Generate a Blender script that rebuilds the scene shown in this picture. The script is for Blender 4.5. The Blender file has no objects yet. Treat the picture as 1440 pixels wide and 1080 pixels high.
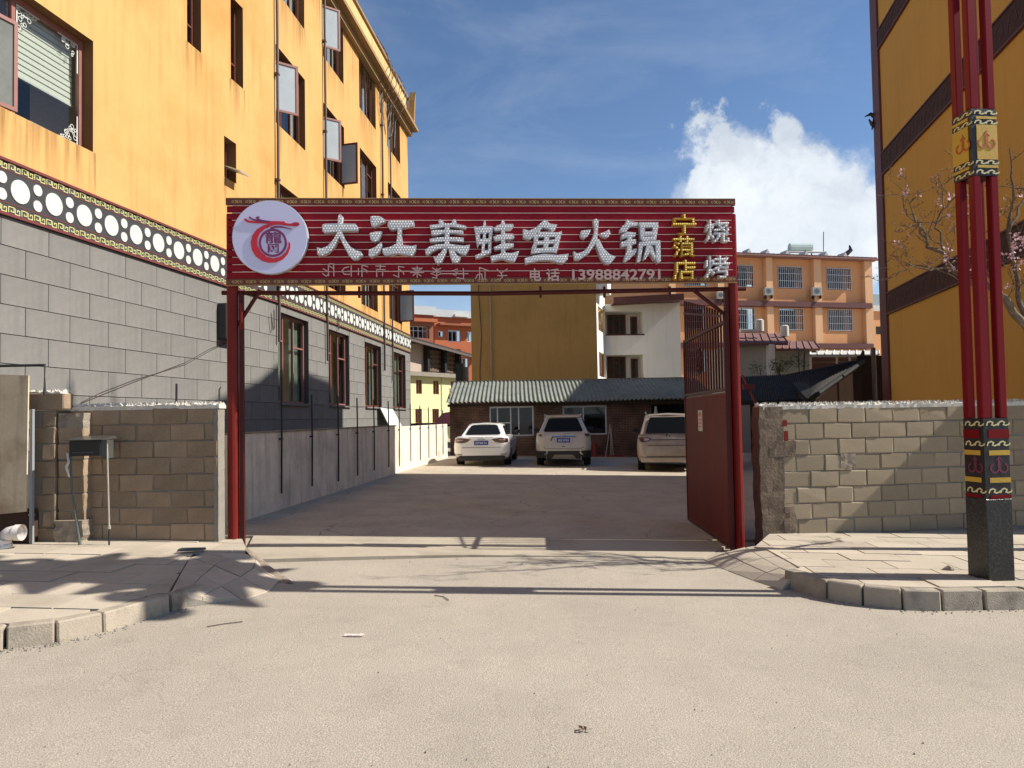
import bpy, bmesh, math, random
from mathutils import Vector, Matrix
from math import radians, sin, cos, pi, sqrt, tan

# ------------------------------------------------------------------ camera, sky, sun, exposure
S = bpy.context.scene
COL = S.collection
FOC, PX0, PY0 = 1040.0, 720.0, 552.0            # focal length and principal point of the 1440x1080 photograph
EYE = Vector((0, 0, 1.615))
PITCH, ROLL = math.atan(35 / FOC), radians(-1.0)
cam = bpy.data.cameras.new('camera')
camo = bpy.data.objects.new('camera', cam); COL.objects.link(camo)
cam.sensor_fit = 'HORIZONTAL'; cam.sensor_width = 36; cam.lens = 36 * FOC / 1440
cam.shift_y = (PY0 - 540) / 1440
cam.clip_start = .05; cam.clip_end = 2000
RC = Matrix.Rotation(radians(90) + PITCH, 3, 'X') @ Matrix.Rotation(ROLL, 3, 'Z')
camo.matrix_world = Matrix.Translation(EYE) @ RC.to_4x4()
S.camera = camo

SUN_EL = radians(41)
SUN_DIR = Vector((1, -.012, 0)).normalized() * cos(SUN_EL) + Vector((0, 0, sin(SUN_EL)))   # towards the sun
sl = bpy.data.lights.new('sun', 'SUN'); sl.energy = 4.6; sl.angle = radians(.5); sl.color = (1, .94, .84)
so = bpy.data.objects.new('sun', sl); COL.objects.link(so)
so.rotation_euler = SUN_DIR.to_track_quat('Z', 'Y').to_euler()
so.location = (30, 0, 30)

S.view_settings.view_transform = 'Standard'; S.view_settings.look = 'None'
S.view_settings.gamma = 1; S.view_settings.use_curve_mapping = False
S.view_settings.exposure = .65
S.cycles.max_bounces = 9; S.cycles.diffuse_bounces = 6; S.cycles.transparent_max_bounces = 12
S.cycles.use_denoising = True


def ray(px, py):
    return (RC @ Vector((px - PX0, -(py - PY0), -FOC))).normalized()


W = bpy.data.worlds.new('World'); S.world = W; W.use_nodes = True
wt = W.node_tree; wt.nodes.clear()
def wn(t, **k):
    n = wt.nodes.new(t)
    for a, b in k.items(): setattr(n, a, b)
    return n
def wl(a, b): wt.links.new(a, b)
def wmath(op, a, b=None, c=None, clamp=False):
    n = wn('ShaderNodeMath', operation=op, use_clamp=clamp)
    for i, v in enumerate((a, b, c)):
        if v is None: continue
        if isinstance(v, (int, float)): n.inputs[i].default_value = v
        else: wl(v, n.inputs[i])
    return n.outputs[0]
sky = wn('ShaderNodeTexSky'); sky.sky_type = 'NISHITA'; sky.sun_disc = False
sky.sun_elevation = SUN_EL; sky.sun_rotation = math.atan2(SUN_DIR.x, SUN_DIR.y)
sky.altitude = 2600; sky.air_density = 1.25; sky.dust_density = 1.6; sky.ozone_density = 1.0
tc = wn('ShaderNodeTexCoord')
gen = tc.outputs['Generated']
nz = wn('ShaderNodeTexNoise'); nz.inputs['Scale'].default_value = 9; nz.inputs['Detail'].default_value = 8; nz.inputs['Roughness'].default_value = .63
wl(gen, nz.inputs['Vector'])
sub = wn('ShaderNodeVectorMath', operation='SUBTRACT'); wl(nz.outputs['Color'], sub.inputs[0]); sub.inputs[1].default_value = (.5, .5, .5)
scl = wn('ShaderNodeVectorMath', operation='SCALE'); wl(sub.outputs[0], scl.inputs[0]); scl.inputs['Scale'].default_value = .19
add = wn('ShaderNodeVectorMath', operation='ADD'); wl(gen, add.inputs[0]); wl(scl.outputs[0], add.inputs[1])
dens = None
for (x, y, r) in [(990, 185, 32), (1020, 230, 60), (1095, 180, 38), (1100, 240, 66), (1040, 300, 90), (1150, 300, 80), (1210, 320, 70),
                  (985, 270, 34), (1100, 350, 110), (1240, 330, 80), (1010, 350, 70), (1330, 330, 110), (1480, 300, 150), (1700, 330, 170),
                  (300, 330, 90), (120, 380, 120), (-300, 300, 160), (-150, 360, 120)]:
    d = wn('ShaderNodeVectorMath', operation='DISTANCE'); wl(add.outputs[0], d.inputs[0]); d.inputs[1].default_value = ray(x, y)
    rr = r / FOC * .82
    m = wn('ShaderNodeMapRange', interpolation_type='SMOOTHSTEP'); wl(d.outputs['Value'], m.inputs['Value'])
    m.inputs['From Min'].default_value = rr * 1.32; m.inputs['From Max'].default_value = rr * .62
    dens = m.outputs[0] if dens is None else wmath('MAXIMUM', dens, m.outputs[0])
# cloud banks elsewhere round the horizon and thin wisps above
sep = wn('ShaderNodeSeparateXYZ'); wl(gen, sep.inputs[0])
mp = wn('ShaderNodeMapping'); mp.inputs['Scale'].default_value = (2.0, 1.2, 5.5); wl(gen, mp.inputs['Vector'])
n2 = wn('ShaderNodeTexNoise'); n2.inputs['Scale'].default_value = 1.6; n2.inputs['Detail'].default_value = 9; n2.inputs['Roughness'].default_value = .62
n2.inputs['Distortion'].default_value = .6; wl(mp.outputs[0], n2.inputs['Vector'])
wisp = wn('ShaderNodeMapRange'); wl(n2.outputs['Fac'], wisp.inputs['Value']); wisp.inputs['From Min'].default_value = .46; wisp.inputs['From Max'].default_value = .95
wisp = wmath('MULTIPLY', wisp.outputs[0], .24)
low = wn('ShaderNodeMapRange'); wl(sep.outputs['Z'], low.inputs['Value']); low.inputs['From Min'].default_value = .30; low.inputs['From Max'].default_value = .0
low.inputs['To Max'].default_value = .75
lowv = wmath('POWER', low.outputs[0], 1.6)
fac = wmath('MAXIMUM', wmath('MAXIMUM', wmath('MULTIPLY', dens, .96), wisp), lowv, )
n3 = wn('ShaderNodeTexNoise'); n3.inputs['Scale'].default_value = 7; n3.inputs['Detail'].default_value = 6; wl(add.outputs[0], n3.inputs['Vector'])
cr = wn('ShaderNodeValToRGB'); wl(n3.outputs['Fac'], cr.inputs['Fac'])
cr.color_ramp.elements[0].position = .38; cr.color_ramp.elements[0].color = (3.7, 4.1, 4.6, 1)
cr.color_ramp.elements[1].position = .62; cr.color_ramp.elements[1].color = (5.6, 5.9, 6.2, 1)
tint = wn('ShaderNodeMix', data_type='RGBA', blend_type='MULTIPLY'); tint.inputs[0].default_value = 1
wl(sky.outputs[0], tint.inputs[6]); tint.inputs[7].default_value = (.59, .67, .76, 1)
mx = wn('ShaderNodeMix', data_type='RGBA'); wl(fac, mx.inputs[0]); wl(tint.outputs[2], mx.inputs[6]); wl(cr.outputs[0], mx.inputs[7])
bg = wn('ShaderNodeBackground'); bg.inputs['Strength'].default_value = .11; wl(mx.outputs[2], bg.inputs['Color'])
wo = wn('ShaderNodeOutputWorld'); wl(bg.outputs[0], wo.inputs['Surface'])
W.cycles.sampling_method = 'MANUAL'; W.cycles.sample_map_resolution = 1024


# ------------------------------------------------------------------ geometry helpers
def G(x, y=0):                                  # height of the street: it falls gently to the right
    return -.0246 * x
def on_ground(px, py, lift=0):
    r = ray(px, py); t = 1.0
    t = (-(EYE.z) + lift) / (r.z + .0246 * r.x)
    return EYE + r * t
def at_depth(px, py, Y):
    r = ray(px, py); return EYE + r * ((Y - EYE.y) / r.y)


class Frame:                                    # a vertical plane: u along, d outwards, z up
    def __init__(s, a, b):
        s.o = Vector((a[0], a[1], 0)); v = Vector((b[0] - a[0], b[1] - a[1], 0)); s.len = v.length
        s.u = v.normalized(); s.n = Vector((s.u.y, -s.u.x, 0)); s.ang = math.atan2(s.u.y, s.u.x)
    def P(s, u, z, d=0): return s.o + s.u * u + s.n * d + Vector((0, 0, z))
    def hit(s, px, py, d=0):
        r = ray(px, py); o = s.o + s.n * d
        t = (o - EYE).dot(s.n) / r.dot(s.n); p = EYE + r * t
        return (p - s.o).dot(s.u), p.z
    def off(s, d):
        f = Frame((0, 0), (1, 0)); f.o = s.o + s.n * d; f.u = s.u; f.n = s.n; f.len = s.len; f.ang = s.ang; return f
    def mat(s, u, z, d=0):
        m = Matrix((s.u, Vector((0, 0, 1)), s.n)).transposed().to_4x4(); m.translation = s.P(u, z, d); return m
WORLD = Frame((0, 0), (1, 0))


class MB:
    def __init__(s): s.v = []; s.f = []; s.m = []; s.uvs = None
    def add(s, vs, fs, m=0):
        b = len(s.v); s.v += [tuple(x) for x in vs]; s.f += [tuple(b + i for i in f) for f in fs]; s.m += [m] * len(fs); return s
    def hexa(s, c, m=0):                        # 8 corners: bottom 4 then top 4
        return s.add(c, [(3, 2, 1, 0), (4, 5, 6, 7), (0, 1, 5, 4), (1, 2, 6, 5), (2, 3, 7, 6), (3, 0, 4, 7)], m)
    def box(s, x0, x1, y0, y1, z0, z1, m=0):
        return s.hexa([(x0, y0, z0), (x1, y0, z0), (x1, y1, z0), (x0, y1, z0), (x0, y0, z1), (x1, y0, z1), (x1, y1, z1), (x0, y1, z1)], m)
    def fbox(s, F, u0, u1, z0, z1, d0, d1, m=0):  # d1 = outer face
        P = F.P
        return s.hexa([P(u0, z0, d1), P(u1, z0, d1), P(u1, z0, d0), P(u0, z0, d0), P(u0, z1, d1), P(u1, z1, d1), P(u1, z1, d0), P(u0, z1, d0)], m)
    def quad(s, a, b, c, d, m=0): return s.add([a, b, c, d], [(0, 1, 2, 3)], m)
    def prism(s, poly, vec, m=0):               # closed solid from a 3D polygon swept along vec
        n = len(poly); vec = Vector(vec); poly = [Vector(p) for p in poly]
        return s.add(poly + [p + vec for p in poly], [tuple(range(n))[::-1], tuple(range(n, 2 * n))] + [(i, (i + 1) % n, n + (i + 1) % n, n + i) for i in range(n)], m)
    def tube(s, pts, r, n=8, m=0, caps=True):
        pts = [Vector(p) for p in pts]; rings = []
        for i, p in enumerate(pts):
            a = pts[max(0, i - 1)]; b = pts[min(len(pts) - 1, i + 1)]
            t = (b - a).normalized(); h = Vector((0, 0, 1)) if abs(t.z) < .9 else Vector((0, 1, 0))
            x = t.cross(h).normalized(); y = t.cross(x)
            rr = r[i] if isinstance(r, (list, tuple)) else r
            rings += [p + (x * cos(2 * pi * k / n) + y * sin(2 * pi * k / n)) * rr for k in range(n)]
        fs = []
        for i in range(len(pts) - 1):
            for k in range(n): fs.append((i * n + k, i * n + (k + 1) % n, (i + 1) * n + (k + 1) % n, (i + 1) * n + k))
        if caps: fs += [tuple(range(n))[::-1], tuple(range((len(pts) - 1) * n, len(pts) * n))]
        return s.add(rings, fs, m)
    def disc(s, F, u, z, r, d0, d1, n=24, m=0, rz=None):
        rz = rz or r
        return s.prism([F.P(u + r * cos(2 * pi * k / n), z + rz * sin(2 * pi * k / n), d0) for k in range(n)], F.n * (d1 - d0), m)
    def ribbon(s, F, pts, w, d, t=.006, m=0):    # mitred flat strip on a frame; pts (u,z)
        n = len(pts); L = []; R = []; closed = (pts[0] == pts[-1] and n > 3)
        for i in range(n):
            a = pts[i - 1] if i else (pts[-2] if closed else pts[0]); b = pts[i + 1] if i < n - 1 else (pts[1] if closed else pts[-1])
            p = pts[i]
            d1 = Vector((p[0] - a[0], p[1] - a[1])); d2 = Vector((b[0] - p[0], b[1] - p[1]))
            if d1.length < 1e-6: d1 = d2
            if d2.length < 1e-6: d2 = d1
            d1.normalize(); d2.normalize(); tt = (d1 + d2)
            tt = tt.normalized() if tt.length > 1e-3 else d1
            nn = Vector((-tt.y, tt.x)); k = min(1.6, 1 / max(.4, nn.dot(Vector((-d1.y, d1.x)))))
            ww = (w[i] if isinstance(w, (list, tuple)) else w) / 2 * k
            L.append((p[0] + nn.x * ww, p[1] + nn.y * ww)); R.append((p[0] - nn.x * ww, p[1] - nn.y * ww))
        vs = [F.P(u, z, d + t) for u, z in L] + [F.P(u, z, d + t) for u, z in R] + [F.P(u, z, d) for u, z in L] + [F.P(u, z, d) for u, z in R]
        fs = []
        for i in range(n - 1):
            fs += [(i, n + i, n + i + 1, i + 1), (2 * n + i, i, i + 1, 2 * n + i + 1), (n + i, 3 * n + i, 3 * n + i + 1, n + i + 1)]
        return s.add(vs, fs, m)
    def mesh(s, name, mats, smooth=False):
        me = bpy.data.meshes.new(name); me.from_pydata(s.v, [], s.f)
        for m in (mats if isinstance(mats, (list, tuple)) else [mats]): me.materials.append(m)
        if max(s.m, default=0) > 0: me.polygons.foreach_set('material_index', s.m)
        if smooth: me.polygons.foreach_set('use_smooth', [True] * len(me.polygons))
        me.update(); return me


def link(o, parent=None, **k):
    COL.objects.link(o)
    if parent is not None: o.parent = parent; o.matrix_parent_inverse = parent.matrix_basis.inverted()
    for a, b in k.items(): o[a] = b
    return o
def obj(name, mb, mats, parent=None, smooth=False, bevel=0, sub=0, **k):
    me = mb.mesh(name, mats, smooth) if isinstance(mb, MB) else mb
    if isinstance(mb, MB) is False and mats is not None and not me.materials:
        for m in (mats if isinstance(mats, (list, tuple)) else [mats]): me.materials.append(m)
    if isinstance(mb, MB):
        bm = bmesh.new(); bm.from_mesh(me)
        if sub:
            bmesh.ops.remove_doubles(bm, verts=bm.verts, dist=1e-5)
        bmesh.ops.recalc_face_normals(bm, faces=bm.faces)
        if bevel:
            bmesh.ops.bevel(bm, geom=bm.edges[:], offset=bevel, segments=1, affect='EDGES', clamp_overlap=True)
        bm.to_mesh(me); bm.free()
    o = bpy.data.objects.new(name, me); link(o, parent, **k)
    if sub:
        md = o.modifiers.new('s', 'SUBSURF'); md.levels = md.render_levels = sub
    return o
def thing(name, loc, label, category, group=None, rz=0):
    o = bpy.data.objects.new(name, None); o.empty_display_size = .2
    o.matrix_basis = Matrix.Translation(Vector(loc)) @ Matrix.Rotation(rz, 4, 'Z'); COL.objects.link(o)
    o['label'] = label; o['category'] = category
    if group: o['group'] = group
    return o
def tag(o, label, category, group=None):
    o['label'] = label; o['category'] = category
    if group: o['group'] = group
    return o


# ------------------------------------------------------------------ materials
MATS = {}
def mat(name, col, rough=.8, var=.18, scale=2.5, bump=.15, bscale=60, rand=0, metal=0, streak=0, spot=0, col2=None, c2scale=1.0, c2lo=.5, c2hi=.7, emit=None, coat=0, spec=.5, detail=6, vorb=0):
    if name in MATS: return MATS[name]
    if rough >= .69 and spec == .5: spec = .12
    m = bpy.data.materials.new(name); MATS[name] = m; m.use_nodes = True; t = m.node_tree; N = t.nodes; b = N['Principled BSDF']
    def n(ty, **k):
        x = N.new(ty)
        for a, c in k.items(): setattr(x, a, c)
        return x
    def mth(op, a, c):
        x = n('ShaderNodeMath', operation=op)
        for i, v in enumerate((a, c)):
            if isinstance(v, (int, float)): x.inputs[i].default_value = v
            else: t.links.new(v, x.inputs[i])
        return x.outputs[0]
    def noise(sc, det=6, ro=.6, src=None):
        x = n('ShaderNodeTexNoise'); x.inputs['Scale'].default_value = sc; x.inputs['Detail'].default_value = det; x.inputs['Roughness'].default_value = ro
        t.links.new(src or tc.outputs['Object'], x.inputs['Vector']); return x.outputs['Fac']
    tc = n('ShaderNodeTexCoord')
    out = None
    rgb = n('ShaderNodeRGB'); rgb.outputs[0].default_value = (*col, 1); out = rgb.outputs[0]
    if col2:
        r = n('ShaderNodeMapRange'); t.links.new(noise(c2scale, 7, .65), r.inputs['Value']); r.inputs['From Min'].default_value = c2lo; r.inputs['From Max'].default_value = c2hi
        mx = n('ShaderNodeMix', data_type='RGBA'); t.links.new(r.outputs[0], mx.inputs[0]); t.links.new(out, mx.inputs[6]); mx.inputs[7].default_value = (*col2, 1); out = mx.outputs[2]
    val = None
    def mul(v):
        nonlocal val
        val = v if val is None else mth('MULTIPLY', val, v)
    if var:
        mul(mth('ADD', mth('MULTIPLY', noise(scale, detail), 2 * var), 1 - var))
        mul(mth('ADD', mth('MULTIPLY', noise(scale * 9, 4), var), 1 - var * .5))
    if streak:
        mp = n('ShaderNodeMapping'); mp.inputs['Scale'].default_value = (5, 5, .35); t.links.new(tc.outputs['Object'], mp.inputs['Vector'])
        r = n('ShaderNodeMapRange'); t.links.new(noise(1.3, 6, .65, mp.outputs[0]), r.inputs['Value']); r.inputs['From Min'].default_value = .5; r.inputs['From Max'].default_value = .8
        r.inputs['To Min'].default_value = 1; r.inputs['To Max'].default_value = 1 - streak; mul(r.outputs[0])
    if spot:
        r = n('ShaderNodeMapRange'); t.links.new(noise(bscale * 1.4, 2), r.inputs['Value']); r.inputs['From Min'].default_value = .3; r.inputs['From Max'].default_value = .7
        r.inputs['To Min'].default_value = 1 - spot; r.inputs['To Max'].default_value = 1 + spot; mul(r.outputs[0])
    if rand:
        oi = n('ShaderNodeObjectInfo'); mul(mth('ADD', mth('MULTIPLY', oi.outputs['Random'], 2 * rand), 1 - rand))
    if val is not None:
        vm = n('ShaderNodeVectorMath', operation='SCALE'); t.links.new(out, vm.inputs[0]); t.links.new(val, vm.inputs['Scale']); out = vm.outputs[0]
    t.links.new(out, b.inputs['Base Color'])
    b.inputs['Roughness'].default_value = rough; b.inputs['Metallic'].default_value = metal
    b.inputs['Specular IOR Level'].default_value = spec
    if coat: b.inputs['Coat Weight'].default_value = coat; b.inputs['Coat Roughness'].default_value = .08
    if bump:
        bp = n('ShaderNodeBump'); bp.inputs['Strength'].default_value = bump; bp.inputs['Distance'].default_value = .02
        t.links.new(noise(bscale, 5), bp.inputs['Height'])
        if vorb:
            vo = n('ShaderNodeTexVoronoi'); vo.inputs['Scale'].default_value = vorb; t.links.new(tc.outputs['Object'], vo.inputs['Vector']); t.links.new(vo.outputs['Distance'], bp.inputs['Height'])
        t.links.new(bp.outputs[0], b.inputs['Normal'])
    return m


def glass_mat(name, col=(.02, .025, .03), trans=.55, rough=.04):
    m = bpy.data.materials.new(name); m.use_nodes = True; t = m.node_tree; t.nodes.clear()
    g = t.nodes.new('ShaderNodeBsdfGlossy'); g.inputs['Roughness'].default_value = rough; g.inputs['Color'].default_value = (.9, .95, 1, 1)
    d = t.nodes.new('ShaderNodeBsdfTransparent'); d.inputs['Color'].default_value = (trans, trans * 1.02, trans, 1)
    fr = t.nodes.new('ShaderNodeFresnel'); fr.inputs['IOR'].default_value = 1.5
    nzz = t.nodes.new('ShaderNodeTexNoise'); nzz.inputs['Scale'].default_value = 1.2; bp = t.nodes.new('ShaderNodeBump'); bp.inputs['Strength'].default_value = .04
    t.links.new(nzz.outputs['Fac'], bp.inputs['Height']); t.links.new(bp.outputs[0], g.inputs['Normal'])
    ge = t.nodes.new('ShaderNodeNewGeometry'); iv = t.nodes.new('ShaderNodeMath'); iv.operation = 'SUBTRACT'; iv.inputs[0].default_value = 1; t.links.new(ge.outputs['Backfacing'], iv.inputs[1])
    ml = t.nodes.new('ShaderNodeMath'); ml.operation = 'MULTIPLY'; t.links.new(fr.outputs[0], ml.inputs[0]); t.links.new(iv.outputs[0], ml.inputs[1])
    mx = t.nodes.new('ShaderNodeMixShader'); t.links.new(ml.outputs[0], mx.inputs[0]); t.links.new(d.outputs[0], mx.inputs[1]); t.links.new(g.outputs[0], mx.inputs[2])
    o = t.nodes.new('ShaderNodeOutputMaterial'); t.links.new(mx.outputs[0], o.inputs['Surface']); return m

M_road = mat('road_concrete', (.395, .35, .288), .9, .12, .35, .45, 100, spot=.34, col2=(.315, .278, .232), c2scale=.45, c2lo=.42, c2hi=.78)
def add_cracks(m, sc, wd, dark, msk=.5):
    t = m.node_tree; N = t.nodes; b = N['Principled BSDF']; src = b.inputs['Base Color'].links[0].from_socket
    tc_ = N.new('ShaderNodeTexCoord'); n = N.new('ShaderNodeTexNoise'); n.inputs['Scale'].default_value = 1.1; n.inputs['Detail'].default_value = 7; t.links.new(tc_.outputs['Object'], n.inputs['Vector'])
    v = N.new('ShaderNodeVectorMath'); v.operation = 'MULTIPLY_ADD'; t.links.new(n.outputs['Color'], v.inputs[0]); v.inputs[1].default_value = (1.1, 1.1, 0); t.links.new(tc_.outputs['Object'], v.inputs[2])
    vo = N.new('ShaderNodeTexVoronoi'); vo.feature = 'DISTANCE_TO_EDGE'; vo.inputs['Scale'].default_value = sc; t.links.new(v.outputs[0], vo.inputs['Vector'])
    r = N.new('ShaderNodeMapRange'); t.links.new(vo.outputs['Distance'], r.inputs['Value']); r.inputs['From Min'].default_value = wd; r.inputs['From Max'].default_value = 0
    n2_ = N.new('ShaderNodeTexNoise'); n2_.inputs['Scale'].default_value = .55; n2_.inputs['Detail'].default_value = 4; t.links.new(tc_.outputs['Object'], n2_.inputs['Vector'])
    r2 = N.new('ShaderNodeMapRange'); t.links.new(n2_.outputs['Fac'], r2.inputs['Value']); r2.inputs['From Min'].default_value = msk; r2.inputs['From Max'].default_value = msk + .08
    n3_ = N.new('ShaderNodeTexNoise'); n3_.inputs['Scale'].default_value = 1.9; n3_.inputs['Detail'].default_value = 8; n3_.inputs['Roughness'].default_value = .7; t.links.new(tc_.outputs['Object'], n3_.inputs['Vector'])
    r3 = N.new('ShaderNodeMapRange'); t.links.new(n3_.outputs['Fac'], r3.inputs['Value']); r3.inputs['From Min'].default_value = .56; r3.inputs['From Max'].default_value = .72; r3.inputs['To Max'].default_value = .2
    k = N.new('ShaderNodeMath'); k.operation = 'MULTIPLY'; t.links.new(r.outputs[0], k.inputs[0]); t.links.new(r2.outputs[0], k.inputs[1])
    k2 = N.new('ShaderNodeMath'); k2.operation = 'MULTIPLY'; t.links.new(k.outputs[0], k2.inputs[0]); k2.inputs[1].default_value = dark
    k3 = N.new('ShaderNodeMath'); k3.operation = 'MAXIMUM'; t.links.new(k2.outputs[0], k3.inputs[0]); t.links.new(r3.outputs[0], k3.inputs[1])
    mx = N.new('ShaderNodeMix'); mx.data_type = 'RGBA'; t.links.new(k3.outputs[0], mx.inputs[0]); t.links.new(src, mx.inputs[6]); mx.inputs[7].default_value = (.10, .085, .065, 1); t.links.new(mx.outputs[2], b.inputs['Base Color'])
add_cracks(M_road, .30, .0032, .22, .56)
M_yard = mat('yard_ground', (.42, .365, .29), .92, .34, 1.3, .5, 50, spot=.2, col2=(.42, .35, .26), c2scale=.5, c2lo=.5, c2hi=.7)
add_cracks(M_yard, .5, .008, .6, .45)
M_apron = mat('apron_concrete', (.40, .35, .275), .9, .16, 1.2, .3, 90, spot=.1, col2=(.29, .25, .2), c2scale=.8)
M_pave = mat('paving_slab', (.46, .40, .32), .88, .16, 1.5, .25, 90, rand=.09, spot=.1, col2=(.34, .29, .225), c2scale=1.1, c2lo=.5, c2hi=.75)
M_pavebed = mat('paving_bed', (.16, .14, .115), .95, .2, 3)
M_kerb = mat('kerb_concrete', (.36, .31, .245), .88, .22, 4, .35, 70, rand=.1, col2=(.2, .175, .145), c2scale=3)
M_pier = mat('pier_render', (.175, .135, .10), .95, .35, 5, .6, 30, col2=(.11, .085, .065), c2scale=4)
M_mortar = mat('mortar', (.26, .235, .2), .95, .3, 5, .5, 60)
M_rough = mat('rough_render', (.30, .25, .195), .95, .4, 7, .9, 26, col2=(.15, .13, .11), c2scale=6)
M_blockR = mat('concrete_block_grey', (.35, .29, .20), .93, .22, 4, .5, 90, rand=.13, spot=.12, col2=(.25, .20, .14), c2scale=2.3, c2lo=.42, c2hi=.75)
M_blockL = mat('concrete_block_brown', (.36, .265, .18), .93, .25, 4, .5, 90, rand=.16, spot=.12, col2=(.22, .165, .11), c2scale=2.3, c2lo=.42, c2hi=.7)
M_rubble = mat('rubble_shards', (.58, .56, .5), .6, .4, 12, .3, 80)
M_yellow = mat('yellow_plaster', (.62, .36, .135), .85, .09, .6, .12, 45, streak=.22, col2=(.54, .28, .088), c2scale=.45, c2lo=.48, c2hi=.72)
M_stone = mat('grey_cladding_tile', (.200, .193, .180), .7, .24, 1.1, .15, 60, rand=.045, streak=.12)
M_stonej = mat('cladding_joint', (.075, .073, .068), .9, .1)
M_band = mat('dark_band_paint', (.055, .055, .058), .7, .25, 4, .1)
M_bandred = mat('band_red_line', (.16, .045, .045), .7, .2, 4)
M_key = mat('key_pattern_gold', (.52, .50, .22), .6, .3, 9)
M_white = mat('white_disc_paint', (.56, .57, .53), .6, .2, 5, .15, 40)
M_frame = mat('window_frame_red', (.15, .045, .03), .45, .2, 6, .05)
M_frame2 = mat('sash_frame_pink_brown', (.27, .115, .095), .45, .2, 6, .05)
M_alu = mat('aluminium_frame', (.62, .64, .64), .4, .08, 4, 0, metal=.3)
M_glass = glass_mat('window_glass', trans=.88)
M_glassl = mat('sunlit_sash_glass', (.42, .47, .50), .15, .15, 3, 0)  # pale opaque colour standing in for sunlit, reflecting glass of the open sashes
M_glassd = glass_mat('window_glass_dark', trans=.5)
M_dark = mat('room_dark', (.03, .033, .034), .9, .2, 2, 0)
M_curt = mat('curtain_cloth', (.42, .44, .42), .9, .15, 3, .1)
M_curtg = mat('curtain_green', (.17, .22, .18), .9, .2, 3, .1)
M_pipe = mat('drain_pipe_dark', (.085, .06, .05), .6, .3, 6)
M_reveal = mat('reveal_brown_paint', (.17, .085, .035), .7, .25, 3, .1)
M_corn = mat('cornice_brown', (.33, .215, .10), .7, .15, 3)
M_parap = mat('parapet_cream', (.62, .44, .2), .8, .12, 2, streak=.2)
M_ochre = mat('ochre_plaster', (.56, .325, .08), .85, .09, .4, .1, 40, streak=.10)
M_darkred = mat('dark_red_trim', (.105, .03, .026), .6, .3, 3, .1)
M_bandpat = mat('band_pattern_dark', (.06, .035, .028), .7, .3, 3, col2=(.09, .04, .03), c2scale=5)
M_red = mat('gate_red_paint', (.17, .016, .012), .38, .18, 5, .08, 40, streak=.15, spec=.18)
M_reddark = mat('gate_dark_red_paint', (.07, .012, .010), .45, .22, 5, .1, 40, spec=.18)
M_leaf = mat('gate_leaf_sheet', (.16, .028, .022), .42, .12, 3, .1, 30, streak=.25, spec=.18)
M_slat = mat('sign_slat', (.23, .004, .012), .45, .2, 2, .03, 30, spec=.18)
M_lip = mat('sunlit_slat_lip', (.85, .55, .50), .4, .1, 3, 0)  # pale pink puts the sunlit slat edges into the lip colour
M_bordbg = mat('sign_border', (.15, .035, .018), .6, .2, 8)
M_gold = mat('gold_paint', (.40, .28, .11), .5, .2, 15)
M_letter = mat('letter_silver', (.60, .61, .62), .4, .15, 20, .3, 60, metal=.2)
M_led = mat('led_bulb', (.92, .93, .94), .2, 0, bump=0)
M_lettery = mat('letter_yellow', (.50, .26, .02), .4, .15, 20, .2)
M_ledy = mat('led_bulb_yellow', (.98, .80, .22), .25, 0, bump=0)
M_lav = mat('logo_disc_face', (.60, .62, .86), .35, .04, 2, 0)
M_logor = mat('logo_red', (.55, .02, .04), .4, .1, 4, 0)
M_logop = mat('logo_purple', (.20, .03, .12), .4, .1, 4, 0)
M_print = mat('thin_letter_pink', (.62, .42, .38), .4, .1, 10, 0)
M_black = mat('black_metal', (.018, .018, .02), .45, .3, 8, .1)
M_granite = mat('black_granite', (.012, .013, .012), .3, .5, 4, .3, 45, spot=.8, col2=(.028, .029, .027), c2scale=30, c2lo=.5, c2hi=.6)
M_polered = mat('pole_red', (.17, .003, .006), .3, .1, 3, .03, spec=.18)
M_poleyel = mat('pole_panel_yellow', (.52, .32, .03), .5, .15, 4)
M_poleblk = mat('pole_panel_black', (.012, .010, .012), .4, .2, 4)
M_polecream = mat('pole_scroll_cream', (.62, .55, .28), .5, .2, 8)
M_poleora = mat('pole_flame_orange', (.42, .085, .01), .5, .2, 8)
M_polepurp = mat('pole_flame_purple', (.15, .018, .045), .5, .2, 8)

# ------------------------------------------------------------------ ground, street, pavements
rnd = random.Random(5)
def sheet(poly, z0, z1):                        # closed slab following the street's cross fall; poly (x,y)
    mb = MB(); mb.prism([Vector((x, y, G(x) + z0)) for x, y in poly], (0, 0, z1 - z0)); return mb
obj('ground', sheet([(-200, -120), (200, -120), (200, 400), (-200, 400)], -.5, -.03), M_yard, kind='structure')
obj('road', sheet([(-60, -60), (60, -60), (60, 9.1), (-60, 9.1)], -.029, 0), M_road, kind='structure')
ap = [on_ground(*p) for p in [(340, 793), (361, 791.5), (470, 788.5), (560, 786), (660, 783.5), (780, 783), (990, 785)]]
ap = [(p.x, p.y) for p in ap]
apb = [(-3.3, 9.95), (3.3, 9.95)]
mb = MB()
top = [Vector((x, y, G(x) + .035 * max(0, min(1, (1.0 - x) / 2.5)) + .004)) for x, y in ap] + [Vector((3.0, 9.98, G(3) + .006)), Vector((-3.5, 9.98, G(-3.5) + .006))]
mb.prism(top, (0, 0, -.12)); obj('apron', mb, M_apron, kind='structure')
obj('yard', sheet([(-9, 9.97), (24, 9.97), (24, 60), (-9, 60)], -.029, .003), M_yard, kind='structure')

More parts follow.
